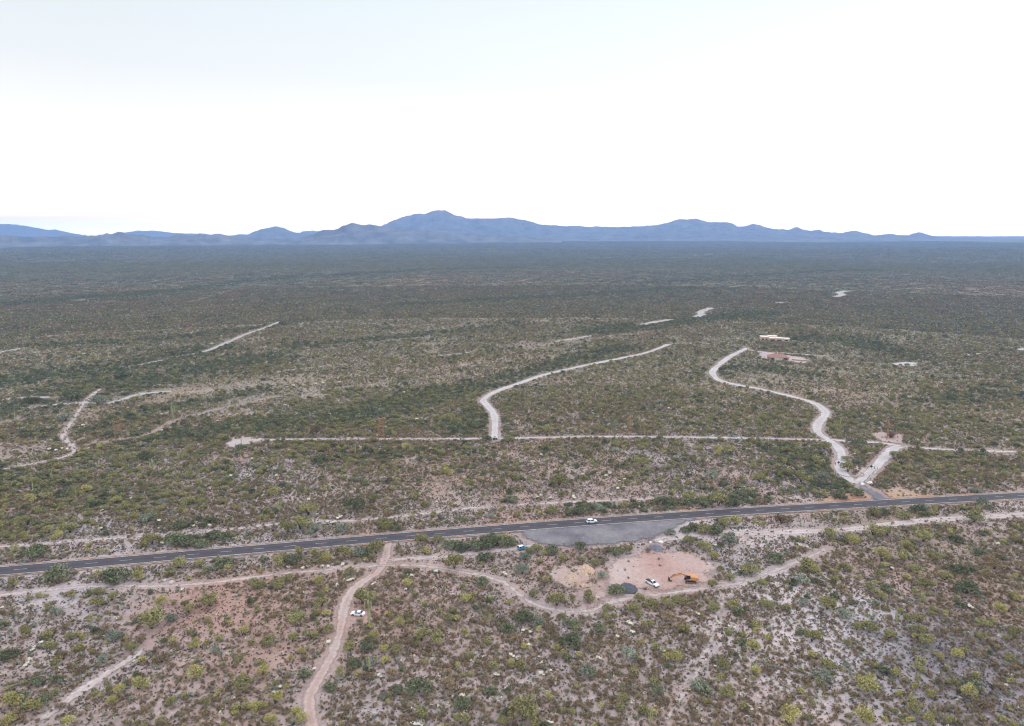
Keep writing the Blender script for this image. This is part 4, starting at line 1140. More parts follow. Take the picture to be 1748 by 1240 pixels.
# far stands
xs, ys = [], []
for n, r0, r1 in ((26000, 1020, 1300), (34000, 1300, 1700), (80000, 1700, 3600), (120000, 3600, 8800)):
    a, b = frustum_points(n, r0, r1, 41); xs.append(a); ys.append(b)
X = np.concatenate(xs); Y = np.concatenate(ys)
m = rng.random(len(X)) > np.maximum(bareness(X, Y, 4.0), .6 * np.clip(openness(X, Y), 0, 1))
X, Y = X[m], Y[m]; rr = np.hypot(X, Y)
gn = greenness(X, Y); k0 = fbm(X/260+1, Y/260+1, 77, 5); k1 = fbm(X/900+4, Y/700+9, 78, 4)
u = rng.random(len(X))
IDX = np.where(u < .42 + .3*sstep(.4, .6, k0), rng.integers(0, 2, len(X)), np.where(u < .8, rng.integers(2, 5, len(X)), rng.integers(3, 8, len(X))))
IDX = np.where(rng.random(len(X)) < gn*.9, rng.integers(5, 7, len(X)), IDX)
S_ = (.8 + .5*rng.random(len(X))) * (1 + .5*sstep(1500, 3400, rr) + 1.3*sstep(3200, 5000, rr))
lt = (rr > 2300) & (IDX != 5) & (IDX != 6) & (rng.random(len(X)) < .85)
IDX = np.where(lt, np.array([0, 3, 7, 1, 3])[rng.integers(0, 5, len(X))], IDX)
emit('far_scrub', np.ones(len(X), bool), PF)

# ------------------------------------------------------------------ vehicles
M_white = plain('car_paint_white', (.78, .79, .82), .25, 0, .03)
M_blue = plain('car_paint_blue', (.05, .28, .48), .3, 0, .05)
M_glass = plain('car_glass', (.015, .02, .03), .08, 0, .02)
M_tyre = plain('tyre_rubber', (.015, .015, .016), .8)
M_rim = plain('wheel_metal', (.45, .46, .48), .35, .7, .05)
M_black = plain('black_plastic', (.02, .02, .022), .5)
M_lamp = plain('lamp_clear', (.75, .76, .78), .15)
M_red = plain('lamp_red', (.35, .02, .015), .2)
M_orange = plain('machine_orange', (.50, .25, .11), .5, 0, .12, 1.5)
M_steel = plain('dark_steel', (.05, .042, .036), .6, .4, .3, 3)
M_wood = plain('pole_wood', (.33, .165, .10), .85, 0, .25, 1.5)
M_cer = plain('insulator', (.5, .42, .36), .4)

def wheel(parent, x, y, r=.34, wd=.22):
    s = 1 if y > 0 else -1
    bm = bmesh.new(); bcyl(bm, (0, -wd/2, 0), (0, wd/2, 0), r, seg=20)
    bmesh.ops.bevel(bm, geom=[e for e in bm.edges if abs(e.verts[0].co.y-e.verts[1].co.y) < 1e-5 and len(e.link_faces) == 2], offset=.03, segments=1, affect='EDGES')
    t = link('wheel', bm_mesh('wheel', bm), M_tyre, parent, (x, y, r))
    bm = bmesh.new(); bcyl(bm, (0, s*wd*.3, 0), (0, s*(wd/2+.012), 0), r*.62, r*.56, 14); bcyl(bm, (0, s*wd/2, 0), (0, s*(wd/2+.03), 0), r*.16, seg=8)
    link('rim', bm_mesh('rim', bm), M_rim, t)

def loft(bm, base, roof, z0, z1, yb, yr):
    """cabin: base outline x range at z0, roof range at z1"""
    c = [(base[0], -yb, z0), (base[1], -yb, z0), (base[1], yb, z0), (base[0], yb, z0), (roof[0], -yr, z1), (roof[1], -yr, z1), (roof[1], yr, z1), (roof[0], yr, z1)]
    v = [bm.verts.new(p) for p in c]
    for f in ((0, 3, 2, 1), (4, 5, 6, 7), (0, 1, 5, 4), (1, 2, 6, 5), (2, 3, 7, 6), (3, 0, 4, 7)): bm.faces.new([v[i] for i in f])
    return v

def quad_on(bm, a, b, c, d, inset, push):
    P = [Vector(p) for p in (a, b, c, d)]; ce = sum(P, Vector())/4; n = (P[1]-P[0]).cross(P[3]-P[0]).normalized()
    Q = [p + (ce-p)*inset + n*push for p in P]
    f = bm.faces.new([bm.verts.new(q) for q in Q])
    return f

def make_car(name, label, cat, px, py, rz, kind='sedan', mat=M_white, L=4.6, off=0.0):
    p = at(px, py); o = empty(name, (p[0], p[1], off), rz, 2); tag(o, label, cat)
    W = .92; h = L/2
    if kind == 'sedan':
        out = [(-h, .35), (-h+.05, .75), (-h+.35, .92), (-h+1.1, .95), (h-1.35, .92), (h-.35, .76), (h, .6), (h, .32), (h-.3, .22), (-h+.3, .22)]
        base, roof, z0, z1 = (-h+.75, h-1.25), (-h+1.45, h-2.2), .93, 1.42
    elif kind == 'suv':
        out = [(-h, .42), (-h, .95), (-h+.1, 1.05), (h-1.3, 1.05), (h-.25, .92), (h, .72), (h, .36), (h-.3, .28), (-h+.3, .28)]
        base, roof, z0, z1 = (-h+.08, h-1.2), (-h+.45, h-2.0), 1.04, 1.66
    else:
        out = [(-h, .5), (-h, 1.02), (h-1.5, 1.05), (h-.2, 1.0), (h, .85), (h, .42), (h-.3, .34), (-h+.3, .34)]
        base, roof, z0, z1 = (-.35, h-1.35), (-.1, h-2.0), 1.03, 1.75
    bm = bmesh.new(); bprism(bm, out, -W, W)
    bmesh.ops.bevel(bm, geom=list(bm.edges), offset=.07, segments=2, affect='EDGES')
    if kind == 'pickup':                                   # bed walls around a sunken floor
        bmesh.ops.delete(bm, geom=[], context='VERTS')
    body = link('body', bm_mesh('body', bm), mat, o)
    bm = bmesh.new(); loft(bm, base, roof, z0-.03, z1, W-.06, W-.24)
    bmesh.ops.bevel(bm, geom=[e for e in bm.edges], offset=.06, segments=2, affect='EDGES')
    link('cabin', bm_mesh('cabin', bm), mat, o)
    yb, yr = W-.06, W-.24
    def win(nm, a, b, c, d, ins=.12):
        bm = bmesh.new(); quad_on(bm, a, b, c, d, ins, .012)
        me = bm_mesh(nm, bm); link(nm, me, M_glass, o)
    b0, b1 = base; r0, r1 = roof
    win('windshield', (b1, -yb, z0), (b1, yb, z0), (r1, yr, z1), (r1, -yr, z1), .14)
    win('rear_window', (b0, yb, z0), (b0, -yb, z0), (r0, -yr, z1), (r0, yr, z1), .16)
    for s in (-1, 1):
        nseg = 1 if kind == 'pickup' else 2
        for q in range(nseg):
            t0, t1 = q/nseg, (q+1)/nseg
            A = (b0+(b1-b0)*t0, s*yb, z0); B = (b0+(b1-b0)*t1, s*yb, z0); C_ = (r0+(r1-r0)*t1, s*yr, z1); D_ = (r0+(r1-r0)*t0, s*yr, z1)
            if s < 0: win('side_window', A, B, C_, D_, .16)
            else: win('side_window', B, A, D_, C_, .16)
    wx = h-.88
    for s in (-1, 1):
        for x in (-wx, wx):
            wheel(o, x, s*(W-.1), .36 if kind != 'sedan' else .33)
            bm = bmesh.new(); bcyl(bm, (x, s*(W+.004), .36), (x, s*(W-.1), .36), .42, seg=18); link('wheel_arch', bm_mesh('wheel_arch', bm), M_black, o)
        bm = bmesh.new(); bbox(bm, h-.14, h+.012, s*.72-.17, s*.72+.17, .6, .74, .02); link('headlight', bm_mesh('headlight', bm), M_lamp, o)
        bm = bmesh.new(); bbox(bm, -h-.012, -h+.1, s*.76-.13, s*.76+.13, .68, .84, .02); link('tail_light', bm_mesh('tail_light', bm), M_red, o)
        bm = bmesh.new(); bbox(bm, b1-.35, b1-.2, s*(W+.02), s*(W+.2), z0, z0+.14, .03) if s > 0 else bbox(bm, b1-.35, b1-.2, -W-.2, -W-.02, z0, z0+.14, .03); link('side_mirror', bm_mesh('side_mirror', bm), M_black if kind != 'sedan' else mat, o)
    bm = bmesh.new(); bbox(bm, h-.02, h+.03, -.6, .6, .32, .52, .01); link('grille', bm_mesh('grille', bm), M_black, o)
    if kind == 'pickup':
        bm = bmesh.new(); bbox(bm, -h+.12, -.5, -W+.14, W-.14, .9, 1.062, 0); link('truck_bed', bm_mesh('truck_bed', bm), M_black, o)
    return o

ri = np.argmin(np.hypot(ROAD[:, 0]-at(1010, 890)[0], ROAD[:, 1]-at(1010, 890)[1]))
tdir = ROAD[min(ri+1, len(ROAD)-1)] - ROAD[ri-1]; rang = math.atan2(tdir[1], tdir[0])
make_car('suv', 'white sport utility vehicle driving on the highway beside the gravel pullout', 'car', 1010, 893.5, rang, 'suv', M_white, 4.7, ROFF)
make_car('sedan', 'white sedan parked under the saguaro beside the reddish dirt track', 'car', 611, 1050, math.pi - R(8), 'sedan', M_white, 4.7)
make_car('pickup_truck', 'white pickup truck parked on bare dirt left of the orange excavator', 'pickup truck', 1113, 999, R(-52), 'pickup', M_white, 5.4, .2)
make_car('hatchback', 'light blue car with pale roof half hidden by the hedge at the pullout', 'car', 892, 938, R(24), 'suv', M_blue, 4.3, .1)
hb = [o for o in COL.objects if o.name == 'hatchback'][0]
for c in hb.children:
    if c.name.startswith('cabin'):
        c.data.materials.clear(); c.data.materials.append(M_white)

def build_excavator():
    p = at(1178, 994); o = empty('excavator', (p[0], p[1], .19), R(176), 3)
    tag(o, 'orange excavator with its boom reaching left on the bare dirt clearing', 'excavator')
    for s in (-1, 1):
        bm = bmesh.new()
        bprism(bm, [(-1.9, .25), (-1.7, .02), (1.7, .02), (1.9, .25), (1.95, .5), (1.7, .85), (-1.7, .85), (-1.95, .5)], s*1.35-.3, s*1.35+.3)
        t = link('track', bm_mesh('track', bm), M_steel, o)
        for q in range(5):
            bm = bmesh.new(); x = -1.4+.7*q; bcyl(bm, (x, s*1.66, .4), (x, s*1.69, .4), .24, seg=12); link('roller', bm_mesh('roller', bm), M_rim, t)
    bm = bmesh.new(); bbox(bm, -1.1, 1.1, -1.04, 1.04, .4, .95, .05); bcyl(bm, (0, 0, .95), (0, 0, 1.12), .8, seg=20); link('undercarriage', bm_mesh('undercarriage', bm), M_steel, o)
    bm = bmesh.new(); bprism(bm, [(-2.2, 1.13), (1.4, 1.13), (1.4, 1.5), (.2, 1.6), (.1, 2.3), (-1.7, 2.35), (-2.3, 2.0)], -1.35, 1.35)
    bmesh.ops.bevel(bm, geom=list(bm.edges), offset=.06, segments=2, affect='EDGES'); link('engine_housing', bm_mesh('engine_housing', bm), M_orange, o)
    bm = bmesh.new(); bprism(bm, [(-2.31, 1.2), (-2.31, 2.05), (-2.75, 1.95), (-2.85, 1.3)], -1.3, 1.3); link('counterweight', bm_mesh('counterweight', bm), M_orange, o)
    bm = bmesh.new(); bprism(bm, [(.22, 1.62), (1.5, 1.52), (1.7, 2.2), (1.35, 3.0), (.25, 3.02)], .35, 1.33)
    bmesh.ops.bevel(bm, geom=list(bm.edges), offset=.05, segments=1, affect='EDGES'); cb = link('cab', bm_mesh('cab', bm), M_black, o)
    for y0, y1 in ((.335, .345), (1.335, 1.345)):
        bm = bmesh.new(); bprism(bm, [(.4, 1.9), (1.4, 1.85), (1.5, 2.2), (1.25, 2.85), (.4, 2.88)], y0, y1); link('window', bm_mesh('window', bm), M_glass, cb)
    bm = bmesh.new(); bbox(bm, .2, 1.4, .32, 1.36, 3.03, 3.1, .02); link('cab_roof', bm_mesh('cab_roof', bm), M_orange, cb)
    bm = bmesh.new(); bprism(bm, [(.9, 1.4), (1.3, 1.35), (2.2, 2.3), (3.2, 2.75), (5.3, 2.1), (5.5, 2.45), (3.2, 3.3), (2.0, 2.85), (.8, 1.75)], -.22, .2)
    link('boom', bm_mesh('boom', bm), M_orange, o)
    bm = bmesh.new(); bprism(bm, [(4.9, 2.75), (5.3, 2.95), (5.8, 2.5), (7.75, .95), (7.6, .75), (5.3, 2.05)], -.17, .15); link('stick', bm_mesh('stick', bm), M_orange, o)
    for a, b in (((1.5, -.3, 1.4), (2.6, -.3, 2.5)), ((3.0, 0, 3.3), (4.95, 0, 2.95)), ((5.6, 0, 2.8), (7.3, 0, 1.4))):
        bm = bmesh.new(); m_ = Vector(a).lerp(Vector(b), .55); bcyl(bm, a, m_, .09, seg=10); bcyl(bm, m_, b, .05, seg=8); link('hydraulic_cylinder', bm_mesh('hydraulic_cylinder', bm), M_steel, o)
    bm = bmesh.new(); bprism(bm, [(7.3, 1.15), (7.7, 1.2), (8.0, .8), (7.75, .15), (7.2, .02), (6.75, .1), (7.1, .3), (7.4, .55)], -.55, .55)
    for k in range(5): bbox(bm, 6.5, 6.9, -.5+.24*k, -.42+.24*k, .05, .12)
    link('bucket', bm_mesh('bucket', bm), M_steel, o)
build_excavator()

# ------------------------------------------------------------------ wooden H-frames and poles
def hframe_meshes():
    h = 14.5; P = []
    for s in (-1, 1):
        bm = bmesh.new(); bcyl(bm, (s*1.9, 0, -.5), (s*1.9, 0, h), .22, .15, 10); P.append(('pole', bm_mesh('pole', bm), M_wood))
    bm = bmesh.new(); bbox(bm, -4.2, 4.2, -.14, .14, h-1.6, h-1.28); P.append(('crossarm', bm_mesh('crossarm', bm), M_wood))
    bm = bmesh.new(); bbox(bm, -2.6, 2.6, -.32, -.18, h-4.6, h-4.35); P.append(('crossarm', bm_mesh('crossarm', bm), M_wood))
    bm = bmesh.new(); bcyl(bm, (-1.9, .24, h-8.6), (1.9, .24, h-4.9), .1); bcyl(bm, (1.9, .30, h-8.6), (-1.9, .30, h-4.9), .1); P.append(('cross_brace', bm_mesh('cross_brace', bm), M_wood))
    for x in (-3.9, 0, 3.9):
        bm = bmesh.new()
        for k in range(5): bcyl(bm, (x, 0, h-1.62-.2*k), (x, 0, h-1.74-.2*k), .15, .1, 10)
        P.append(('insulator', bm_mesh('insulator', bm), M_cer))
    return P
HF = hframe_meshes()
for (px, py, sc, lab) in ((203, 754, 1.0, 'leftmost wooden H-frame power pole, beside the tan trail'), (650, 750, 1.0, 'wooden H-frame power pole behind the dirt track, left of the gravel road'),
                      (1075, 744, .95, 'wooden H-frame power pole behind the dirt track, right of the gravel road'), (1514, 750, .95, 'rightmost wooden H-frame power pole, behind the loop of the gravel road')):
    p = at(px, py); o = empty('power_pole', (p[0], p[1], 0), R(58), 2); tag(o, lab, 'power pole', 'wooden H-frame power poles in a row')
    for nm, me, m_ in HF:
        c = link(nm, me, m_, o); c.scale = (sc, sc, sc)
def single_pole(px, py, hpx, label):
    p = at(px, py); h = hpx*pxsize(px, py)
    o = empty('utility_pole', (p[0], p[1], float(hgt(*p))), R(70), 1); tag(o, label, 'pole', 'single wooden poles')
    bm = bmesh.new(); bcyl(bm, (0, 0, -.3), (0, 0, h), .17, .12, 8); link('pole', bm_mesh('pole', bm), M_wood, o)
    bm = bmesh.new(); bbox(bm, -1, 1, -.2, -.13, h-.7, h-.55); link('crossarm', bm_mesh('crossarm', bm), M_wood, o)
single_pole(659, 881, 24, 'short brown wooden pole north of the highway, left of its neighbour')
single_pole(1216, 834, 17, 'short brown wooden pole north of the highway, right of its neighbour')

# ------------------------------------------------------------------ gates, posts, island kerb, boulders, mounds
M_sign = plain('sign_back', (.03, .03, .034), .6)
def gate(px, py, rz, label):
    p = at(px, py); o = empty('barrier_sign', (p[0], p[1], 0.1), rz, 1); tag(o, label, 'sign', 'dark diamond signs at the gravel loop')
    for s in (-1, 1):
        bm = bmesh.new(); bcyl(bm, (s*1.7, 0, -.1), (s*1.7, 0, 1.5), .13, seg=8); link('post', bm_mesh('post', bm), M_sign, o)
    bm = bmesh.new(); bcyl(bm, (-1.7, 0, 1.05), (1.7, 0, 1.05), .04, seg=6); link('rail', bm_mesh('rail', bm), M_steel, o)
    bm = bmesh.new(); bcyl(bm, (0, .04, -.1), (0, .04, 1.7), .05, seg=6); link('post', bm_mesh('post', bm), M_steel, o)
    bm = bmesh.new(); bprism(bm, [(-.8, 1.4), (0, .6), (.8, 1.4), (0, 2.2)], -.09, -.05); link('sign_panel', bm_mesh('sign_panel', bm), M_sign, o)
gate(1431, 794, R(5), 'left dark diamond sign between short posts across the gravel road')
gate(1487, 801, R(-5), 'right dark diamond sign between short posts across the gravel road')

M_post = plain('post_wood', (.14, .11, .10), .9)
bm = bmesh.new(); bcyl(bm, (0, 0, -.1), (0, 0, 1.15), .14, .12, 8); bcyl(bm, (0, 0, 1.15), (0, 0, 1.2), .15, .04, 8)
me_post = bm_mesh('bollard', bm); me_post.materials.append(M_post)
def posts(a, b, n, lab):
    pa, pb = at(*a), at(*b)
    for i in range(n):
        p = pa + (pb-pa)*i/(n-1); o = link('wooden_bollard', me_post, None, None, (p[0]+random.uniform(-.15, .15), p[1], .05)); o.rotation_euler = (R(random.uniform(-4, 4)), 0, random.random()*3)
        s = lab if n == 1 else f'{ORD[i]} short wooden bollard from the {"far" if a[1] < b[1] else "near"} end, {lab}'
        if i == 0: s = f'{"farthest" if a[1] < b[1] else "nearest"} short wooden bollard, {lab}'
        tag(o, s, 'bollard', 'short wooden bollards lining the gravel road')
posts((1497, 802), (1474, 826), 12, 'right side of the gravel loop')
posts((1422, 806), (1449, 828), 12, 'left side of the gravel loop')

def ring_stones():
    c = at(1453, 810); V = []
    m = plain('border_stone', (.30, .25, .235), .9, 0, .3, 2)
    for i in range(26):
        a = math.pi + i/25*math.pi*1.05
        p = (c[0] + 6.6*math.cos(a), c[1] + 6.0*math.sin(a) + 1.2)
        bm = bmesh.new(); x = bmesh.ops.create_icosphere(bm, subdivisions=2, radius=.5)
        rr = random.Random(i)
        for v in bm.verts: v.co *= rr.uniform(.8, 1.1); v.co.z *= .6
        o = link('border_stone', bm_mesh('border_stone', bm), m, None, (p[0], p[1], .18)); o.scale = (.9, .7, .8); o.rotation_euler.z = a
        tag(o, f'{ORD[i] if i < 20 else ["twenty-first","twenty-second","twenty-third","twenty-fourth","twenty-fifth","rightmost"][i-20]} border stone around the loop island, counted from the left', 'stone', 'border stones around the loop island')
ring_stones()

def boulder(px, py, s, col, label, seed, nm='boulder'):
    p = at(px, py); bm = bmesh.new(); bmesh.ops.create_icosphere(bm, subdivisions=3, radius=1)
    rr = random.Random(seed); ax = [Vector((rr.uniform(-1, 1), rr.uniform(-1, 1), rr.uniform(-.3, 1))).normalized() for _ in range(9)]
    for v in bm.verts:
        for a in ax:
            d = v.co.dot(a)
            if d > .72: v.co -= a*(d-.72)
        v.co.z *= .75
    o = link(nm, bm_mesh(nm, bm), plain('boulder_rock', col, .9, 0, .25, 3), None, (p[0], p[1], s*.3)); o.scale = (s, s*.8, s); o.rotation_euler.z = rr.random()*6
    tag(o, label, 'boulder', 'pale boulders')
boulder(1472, 828, 1.3, (.75, .73, .72), 'white boulder by the driveway, left of a similar one', 1)
boulder(1485, 826, 1.5, (.78, .76, .75), 'white boulder by the driveway, right of a similar one', 2)
boulder(1128, 927, 1.1, (.75, .72, .68), 'white boulder at the right corner of the pullout', 3)
boulder(1110, 927, .7, (.65, .62, .6), 'small white boulder at the lower right edge of the pullout', 4)
boulder(1092, 930, .6, (.5, .46, .44), 'small grey boulder at the lower edge of the pullout', 5)
boulder(1062, 932, .8, (.5, .45, .42), 'grey boulder on the lower edge of the pullout', 6)
boulder(293, 996, 1.2, (.5, .42, .38), 'tan boulder left of the red soil beside the left trail', 7)
boulder(282, 992, .9, (.5, .44, .4), 'small tan boulder behind the left trail', 8)

def mound(px, py, rx, ry, h, col, label, name, seed, cat='mound', peaks=1):
    p = at(px, py); n = 44; V = []; Fc = []
    for i in range(n):
        for j in range(n):
            u, v = i/(n-1)*2-1, j/(n-1)*2-1
            V.append((u, v))
    V = np.array(V); d = np.hypot(V[:, 0], V[:, 1])
    d = d*(.8 + .5*fbm(V[:, 0]*1.6+seed*3, V[:, 1]*1.6, seed+40, 3)); base = np.clip(1-d, 0, 1)
    z = h*(base**1.1)*(.5+1.0*fbm(V[:, 0]*3+seed, V[:, 1]*3, seed, 4))
    z = np.where(d > .98, -.15, z)
    W = np.stack([V[:, 0]*rx, V[:, 1]*ry, z], 1)
    i = np.arange(n-1)[:, None]*n; j = np.arange(n-1)[None, :]
    Q = np.stack([i+j, i+n+j, i+n+j+1, i+j+1], -1).reshape(-1, 4); Q = Q[(d[Q] < 1.08).all(1)]
    me = npmesh(name, W, Q); me.materials.append(plain(name+'_dirt', col, .95, 0, .3, 1.6))
    o = link(name, me, None, None, (p[0], p[1], .15)); tag(o, label, cat); return o
mound(1071, 1005, 3.6, 4.2, 1.5, (.075, .08, .095), 'big dark grey gravel mound beside a green bush, left of the white pickup', 'gravel_mound', 3)
mound(1120, 937, 2.6, 4.0, 1.1, (.13, .13, .16), 'small grey gravel mound at the lower right corner of the pullout', 'gravel_mound', 4)
mound(1001, 975, 3.4, 4.4, 2.6, (.45, .33, .235), 'tall tan soil mound left of the bare clearing', 'soil_mound', 5)
mound(973, 986, 3.6, 3.8, 1.9, (.40, .30, .235), 'lower tan soil mound, left of the tall one', 'soil_mound', 6)
mound(993, 997, 4.2, 3.0, 1.0, (.36, .25, .20), 'low reddish soil mound in front of the two tan mounds', 'soil_mound', 7)

def twigs(px, py, wd, label, name='dead_bush', n=240, seed=1, h=.8, mat=None, cat='dead bush'):
    p = at(px, py); r = random.Random(seed); bm = bmesh.new()
    for k in range(n//8):
        a = r.random()*6.28; q = Vector((0, 0, 0)); d = Vector((math.cos(a)*r.uniform(.1, 1), math.sin(a)*r.uniform(.1, 1), h)).normalized(); rr = .03
        for s in range(4):
            e = q + d*.16; bcyl(bm, q, e, rr, rr*.6, 4); q = e; rr *= .62
            d = (d + Vector((r.uniform(-.6, .6), r.uniform(-.6, .6), r.uniform(-.2, .3)))).normalized()
            if s > 0: bcyl(bm, q, q + Vector((r.uniform(-1, 1), r.uniform(-1, 1), r.uniform(0, 1)))*.11, rr*.7, rr*.3, 3)
    me = bm_mesh(name, bm); me.materials.append(mat or M_twig); o = link(name, me, None, None, (p[0], p[1], .1)); o.scale = (wd, wd, wd); tag(o, label, cat)
M_twig = plain('dead_wood', (.27, .22, .195), .9, 0, .2, 2)
twigs(1106, 944, 4.6, 'leafless brown bush at the top of the bare clearing below the pullout', seed=2, n=420)
twigs(1030, 956, 3.4, 'pile of dead grey brush at the upper left of the bare clearing', 'brush_pile', seed=5, n=360, h=.3, cat='brush pile')
twigs(1067, 975, 1.8, 'small dead shrub alone on the bare dirt left of the clearing middle', seed=6)
twigs(1102, 1007, 2.2, 'dark heap of dead branches just in front of the white pickup', 'brush_pile', seed=7, h=.3, mat=M_bark, cat='brush pile')
twigs(1520, 748, 7.5, 'large dead brown bush at the foot of the rightmost power frame', seed=9, n=900, mat=plain('dry_bush', (.24, .16, .12), .9))
twigs(1047, 1040, 1.6, 'dark burnt stump standing at the trail south of the gravel mound', 'dead_stump', seed=11, n=60, h=3.0, mat=M_bark, cat='stump')

def utv():
    p = at(845, 751); o = empty('utility_vehicle', (p[0], p[1], .08), R(15), 1); tag(o, 'black open utility vehicle stopped where the gravel road meets the dirt track', 'off-road buggy')
    bm = bmesh.new(); bprism(bm, [(-1.4, .4), (-1.4, .95), (-.5, 1.0), (-.4, .6), (.5, .6), (.6, 1.0), (1.3, .85), (1.45, .5)], -.65, .65); link('body', bm_mesh('body', bm), M_black, o)
    bm = bmesh.new()
    for s in (-.6, .6):
        bcyl(bm, (-.45, s, .95), (-.3, s, 1.9), .04, seg=6); bcyl(bm, (.75, s, .95), (.35, s, 1.9), .04, seg=6)
    link('roll_cage', bm_mesh('roll_cage', bm), M_steel, o)
    bm = bmesh.new(); bbox(bm, -.4, .45, -.65, .65, 1.9, 1.96, .02); link('roof', bm_mesh('roof', bm), M_black, o)
    for s in (-1, 1):
        bm = bmesh.new(); bbox(bm, -.35, .1, s*.3-.22, s*.3+.22, .62, .95, .04); bbox(bm, -.42, -.3, s*.3-.22, s*.3+.22, .9, 1.4, .04); link('seat', bm_mesh('seat', bm), M_steel, o)
        for x in (-.95, .95): wheel(o, x, s*.72, .34, .26)
utv()

# ------------------------------------------------------------------ loose rubble on the disturbed ground
def rubble():
    r = np.random.default_rng(77); P = []
    for (px, py, rad, n) in ((1001, 978, 6, 60), (975, 990, 6, 50), (1071, 1008, 5, 30), (1130, 970, 16, 90), (1200, 962, 12, 60), (1050, 960, 12, 60), (1185, 1000, 8, 50), (1034, 948, 5, 40), (1210, 950, 6, 60), (990, 1015, 9, 50), (290, 995, 10, 60), (520, 985, 14, 50), (870, 890, 6, 40)):
        q = at(px, py); P.append(np.stack([q[0] + r.normal(size=n)*rad, q[1] + r.normal(size=n)*rad*1.3, .1 + .55*r.random(n)**3], 1))
    for t in np.linspace(0, 1, 120):                       # stones along the pull-out's lower rim
        q = at(905 + 215*t, 936.5 - 9*t + (0 if t < .6 else -8*(t-.6))); P.append(np.array([[q[0] + r.normal()*.5, q[1] + r.normal()*.7, .15 + .4*r.random()]]))
    P = np.concatenate(P); n = len(P)
    base = np.array([(1, 0, 0), (-1, 0, 0), (0, 1, 0), (0, -1, 0), (0, 0, 1), (0, 0, -1)], float)
    fc = np.array([(0, 2, 4), (2, 1, 4), (1, 3, 4), (3, 0, 4), (2, 0, 5), (1, 2, 5), (3, 1, 5), (0, 3, 5)])
    a = r.random(n)*6.28; ca, sa = np.cos(a), np.sin(a)
    V = base[None]*(.7 + .6*r.random((n, 6, 1)))*P[:, 2][:, None, None]*np.array([1, .8, .6])
    V = np.stack([V[..., 0]*ca[:, None] - V[..., 1]*sa[:, None] + P[:, 0][:, None], V[..., 0]*sa[:, None] + V[..., 1]*ca[:, None] + P[:, 1][:, None], V[..., 2] + .12], -1).reshape(-1, 3)
    Fc = (fc[None] + 6*np.arange(n)[:, None, None]).reshape(-1, 3)
    me = npmesh('rubble', V, Fc); me.materials.append(plain('rubble_stone', (.33, .26, .225), .9, 0, .5, .35))
    tag(link('rubble', me), kind='stuff')
rubble()

# ------------------------------------------------------------------ houses
M_stucco = plain('stucco_beige', (.52, .42, .35), .9, 0, .1, .8)
M_stuccop = plain('stucco_pink', (.40, .26, .22), .9, 0, .1, .8)
M_roofpale = plain('flat_roof', (.70, .60, .52), .85, 0, .1, .5)
M_tile = plain('clay_tile_roof', (.27, .15, .12), .85, 0, .3, .9)
M_win = plain('house_glass', (.02, .025, .03), .15)
M_dark = plain('dark_timber', (.10, .055, .05), .8)  # dark brown for the garage doors
M_garage = plain('garage_white', (.72, .70, .68), .7)

def wing(o, x0, x1, y0, y1, h, mw, mr):
    bm = bmesh.new(); bbox(bm, x0, x1, y0, y1, -.3, h); w_ = link('wall', bm_mesh('wall', bm), mw, o)
    bm = bmesh.new(); bbox(bm, x0+.35, x1-.35, y0+.35, y1-.35, h+.003, h+.06); link('roof', bm_mesh('roof', bm), mr, o)
    bm = bmesh.new()
    bbox(bm, x0-.05, x1+.05, y0-.05, y0+.35, h+.002, h+.5); bbox(bm, x0-.05, x1+.05, y1-.35, y1+.05, h+.002, h+.5)
    bbox(bm, x0-.05, x0+.35, y0+.352, y1-.352, h+.002, h+.5); bbox(bm, x1-.35, x1+.05, y0+.352, y1-.352, h+.002, h+.5)
    link('parapet', bm_mesh('parapet', bm), mr, o)
def opening(o, nm, x0, x1, y, z0, z1, m_):
    bm = bmesh.new(); bbox(bm, x0, x1, y-.06, y-.003, z0, z1); f = link(nm, bm_mesh(nm, bm), m_, o)
    return f
def house_a():
    p = at(1322, 584); o = empty('flat_roofed_house', (p[0], p[1], float(hgt(*p))), R(-14), 5)
    tag(o, 'beige flat roofed house, the farther of the two houses among the trees', 'house')
    wing(o, -6, 10, 0, 10, 4.2, M_stucco, M_roofpale); wing(o, -15, -6.003, 5, 16, 4.6, M_stucco, M_roofpale); wing(o, 10.003, 17, 2, 11, 3.6, M_stucco, M_roofpale); wing(o, -6, 4, 10.003, 19, 5.0, M_stucco, M_roofpale)
    for x in (-4.6, 2.4): opening(o, 'garage_door', x, x+5.4, 0, .1, 3.0, M_dark)
    opening(o, 'window', 11.5, 14.5, 2, 1.0, 2.6, M_win); opening(o, 'window', -13.5, -11, 5, 1.2, 2.8, M_win); opening(o, 'window', -9.6, -7.4, 5, 1.2, 2.8, M_win)
    bm = bmesh.new(); bcyl(bm, (1, 6, 4.2), (1, 6, 5.6), .4, seg=8); link('chimney', bm_mesh('chimney', bm), M_stucco, o)
house_a()
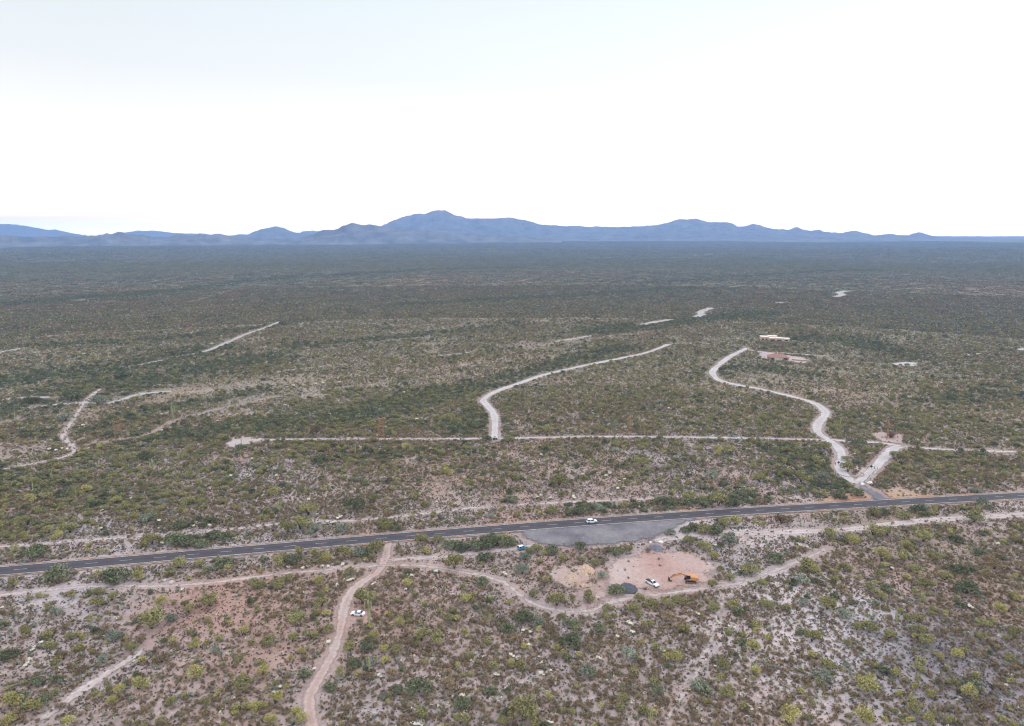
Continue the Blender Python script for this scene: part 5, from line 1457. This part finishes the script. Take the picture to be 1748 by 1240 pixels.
def house_b():
    p = at(1332, 616); o = empty('tile_roofed_house', (p[0], p[1], float(hgt(*p))), R(-6), 5)
    tag(o, 'house with brown hipped tile roof and white doors, nearer of the two houses', 'house')
    bm = bmesh.new(); bbox(bm, -9.5, 8, 0, 13, -.3, 3.2); link('wall', bm_mesh('wall', bm), M_stuccop, o)
    bm = bmesh.new(); z = 3.202
    a = [(-10.6, -1.1, z), (9.1, -1.1, z), (9.1, 14.1, z), (-10.6, 14.1, z), (-4, 6.5, z+3.0), (2.5, 6.5, z+3.0)]
    v = [bm.verts.new(q) for q in a]
    for f in ((0, 1, 5, 4), (1, 2, 5), (2, 3, 4, 5), (3, 0, 4), (3, 2, 1, 0)): bm.faces.new([v[i] for i in f])
    rf = link('roof', bm_mesh('roof', bm), M_tile, o)
    bm = bmesh.new(); bbox(bm, -2.5, -1.6, 8.5, 9.4, z+1.0, z+3.9); link('chimney', bm_mesh('chimney', bm), M_stuccop, rf)
    opening(o, 'garage_door', -5.6, -.4, 0, .1, 2.8, M_garage); opening(o, 'garage_door', 0, 2.8, 0, .1, 2.8, M_garage)
    opening(o, 'window', 3.6, 6.2, 0, .9, 2.4, M_win); opening(o, 'window', -8.7, -6.6, 0, .9, 2.4, M_win)
    # low garden wall
    q = at(1368, 617); w_ = empty('garden_wall', (q[0], q[1], float(hgt(*q))), R(-28), 2); tag(w_, 'low reddish garden wall right of the brown roofed house', 'wall')
    bm = bmesh.new(); bbox(bm, -9, 9, -.15, .15, -.3, 1.5); link('wall_panel', bm_mesh('wall_panel', bm), M_stuccop, w_)
    bm = bmesh.new(); bbox(bm, -9.1, 9.1, -.22, .22, 1.502, 1.62); link('coping', bm_mesh('coping', bm), M_roofpale, w_)
house_b()
for (px, py, wd, k) in ((1301, 579, 9, 'G'), (1310, 584, 8, 'G'), (1348, 583, 11, 'G'), (1358, 582, 12, 'G'), (1368, 584, 9, 'G'), (1352, 604, 8, 'O'), (1385, 611, 9, 'G'), (1550, 626, 10, 'G'), (1296, 596, 8, 'S'), (1340, 617, 6, 'P'), (1311, 616, 6, 'G')):
    put_tree(k, px, py, wd)
sp_ = at(1275.5, 601); single_pole(1275.5, 602, 8, 'small dark pole at the far corner of the gravel road')
resolve()
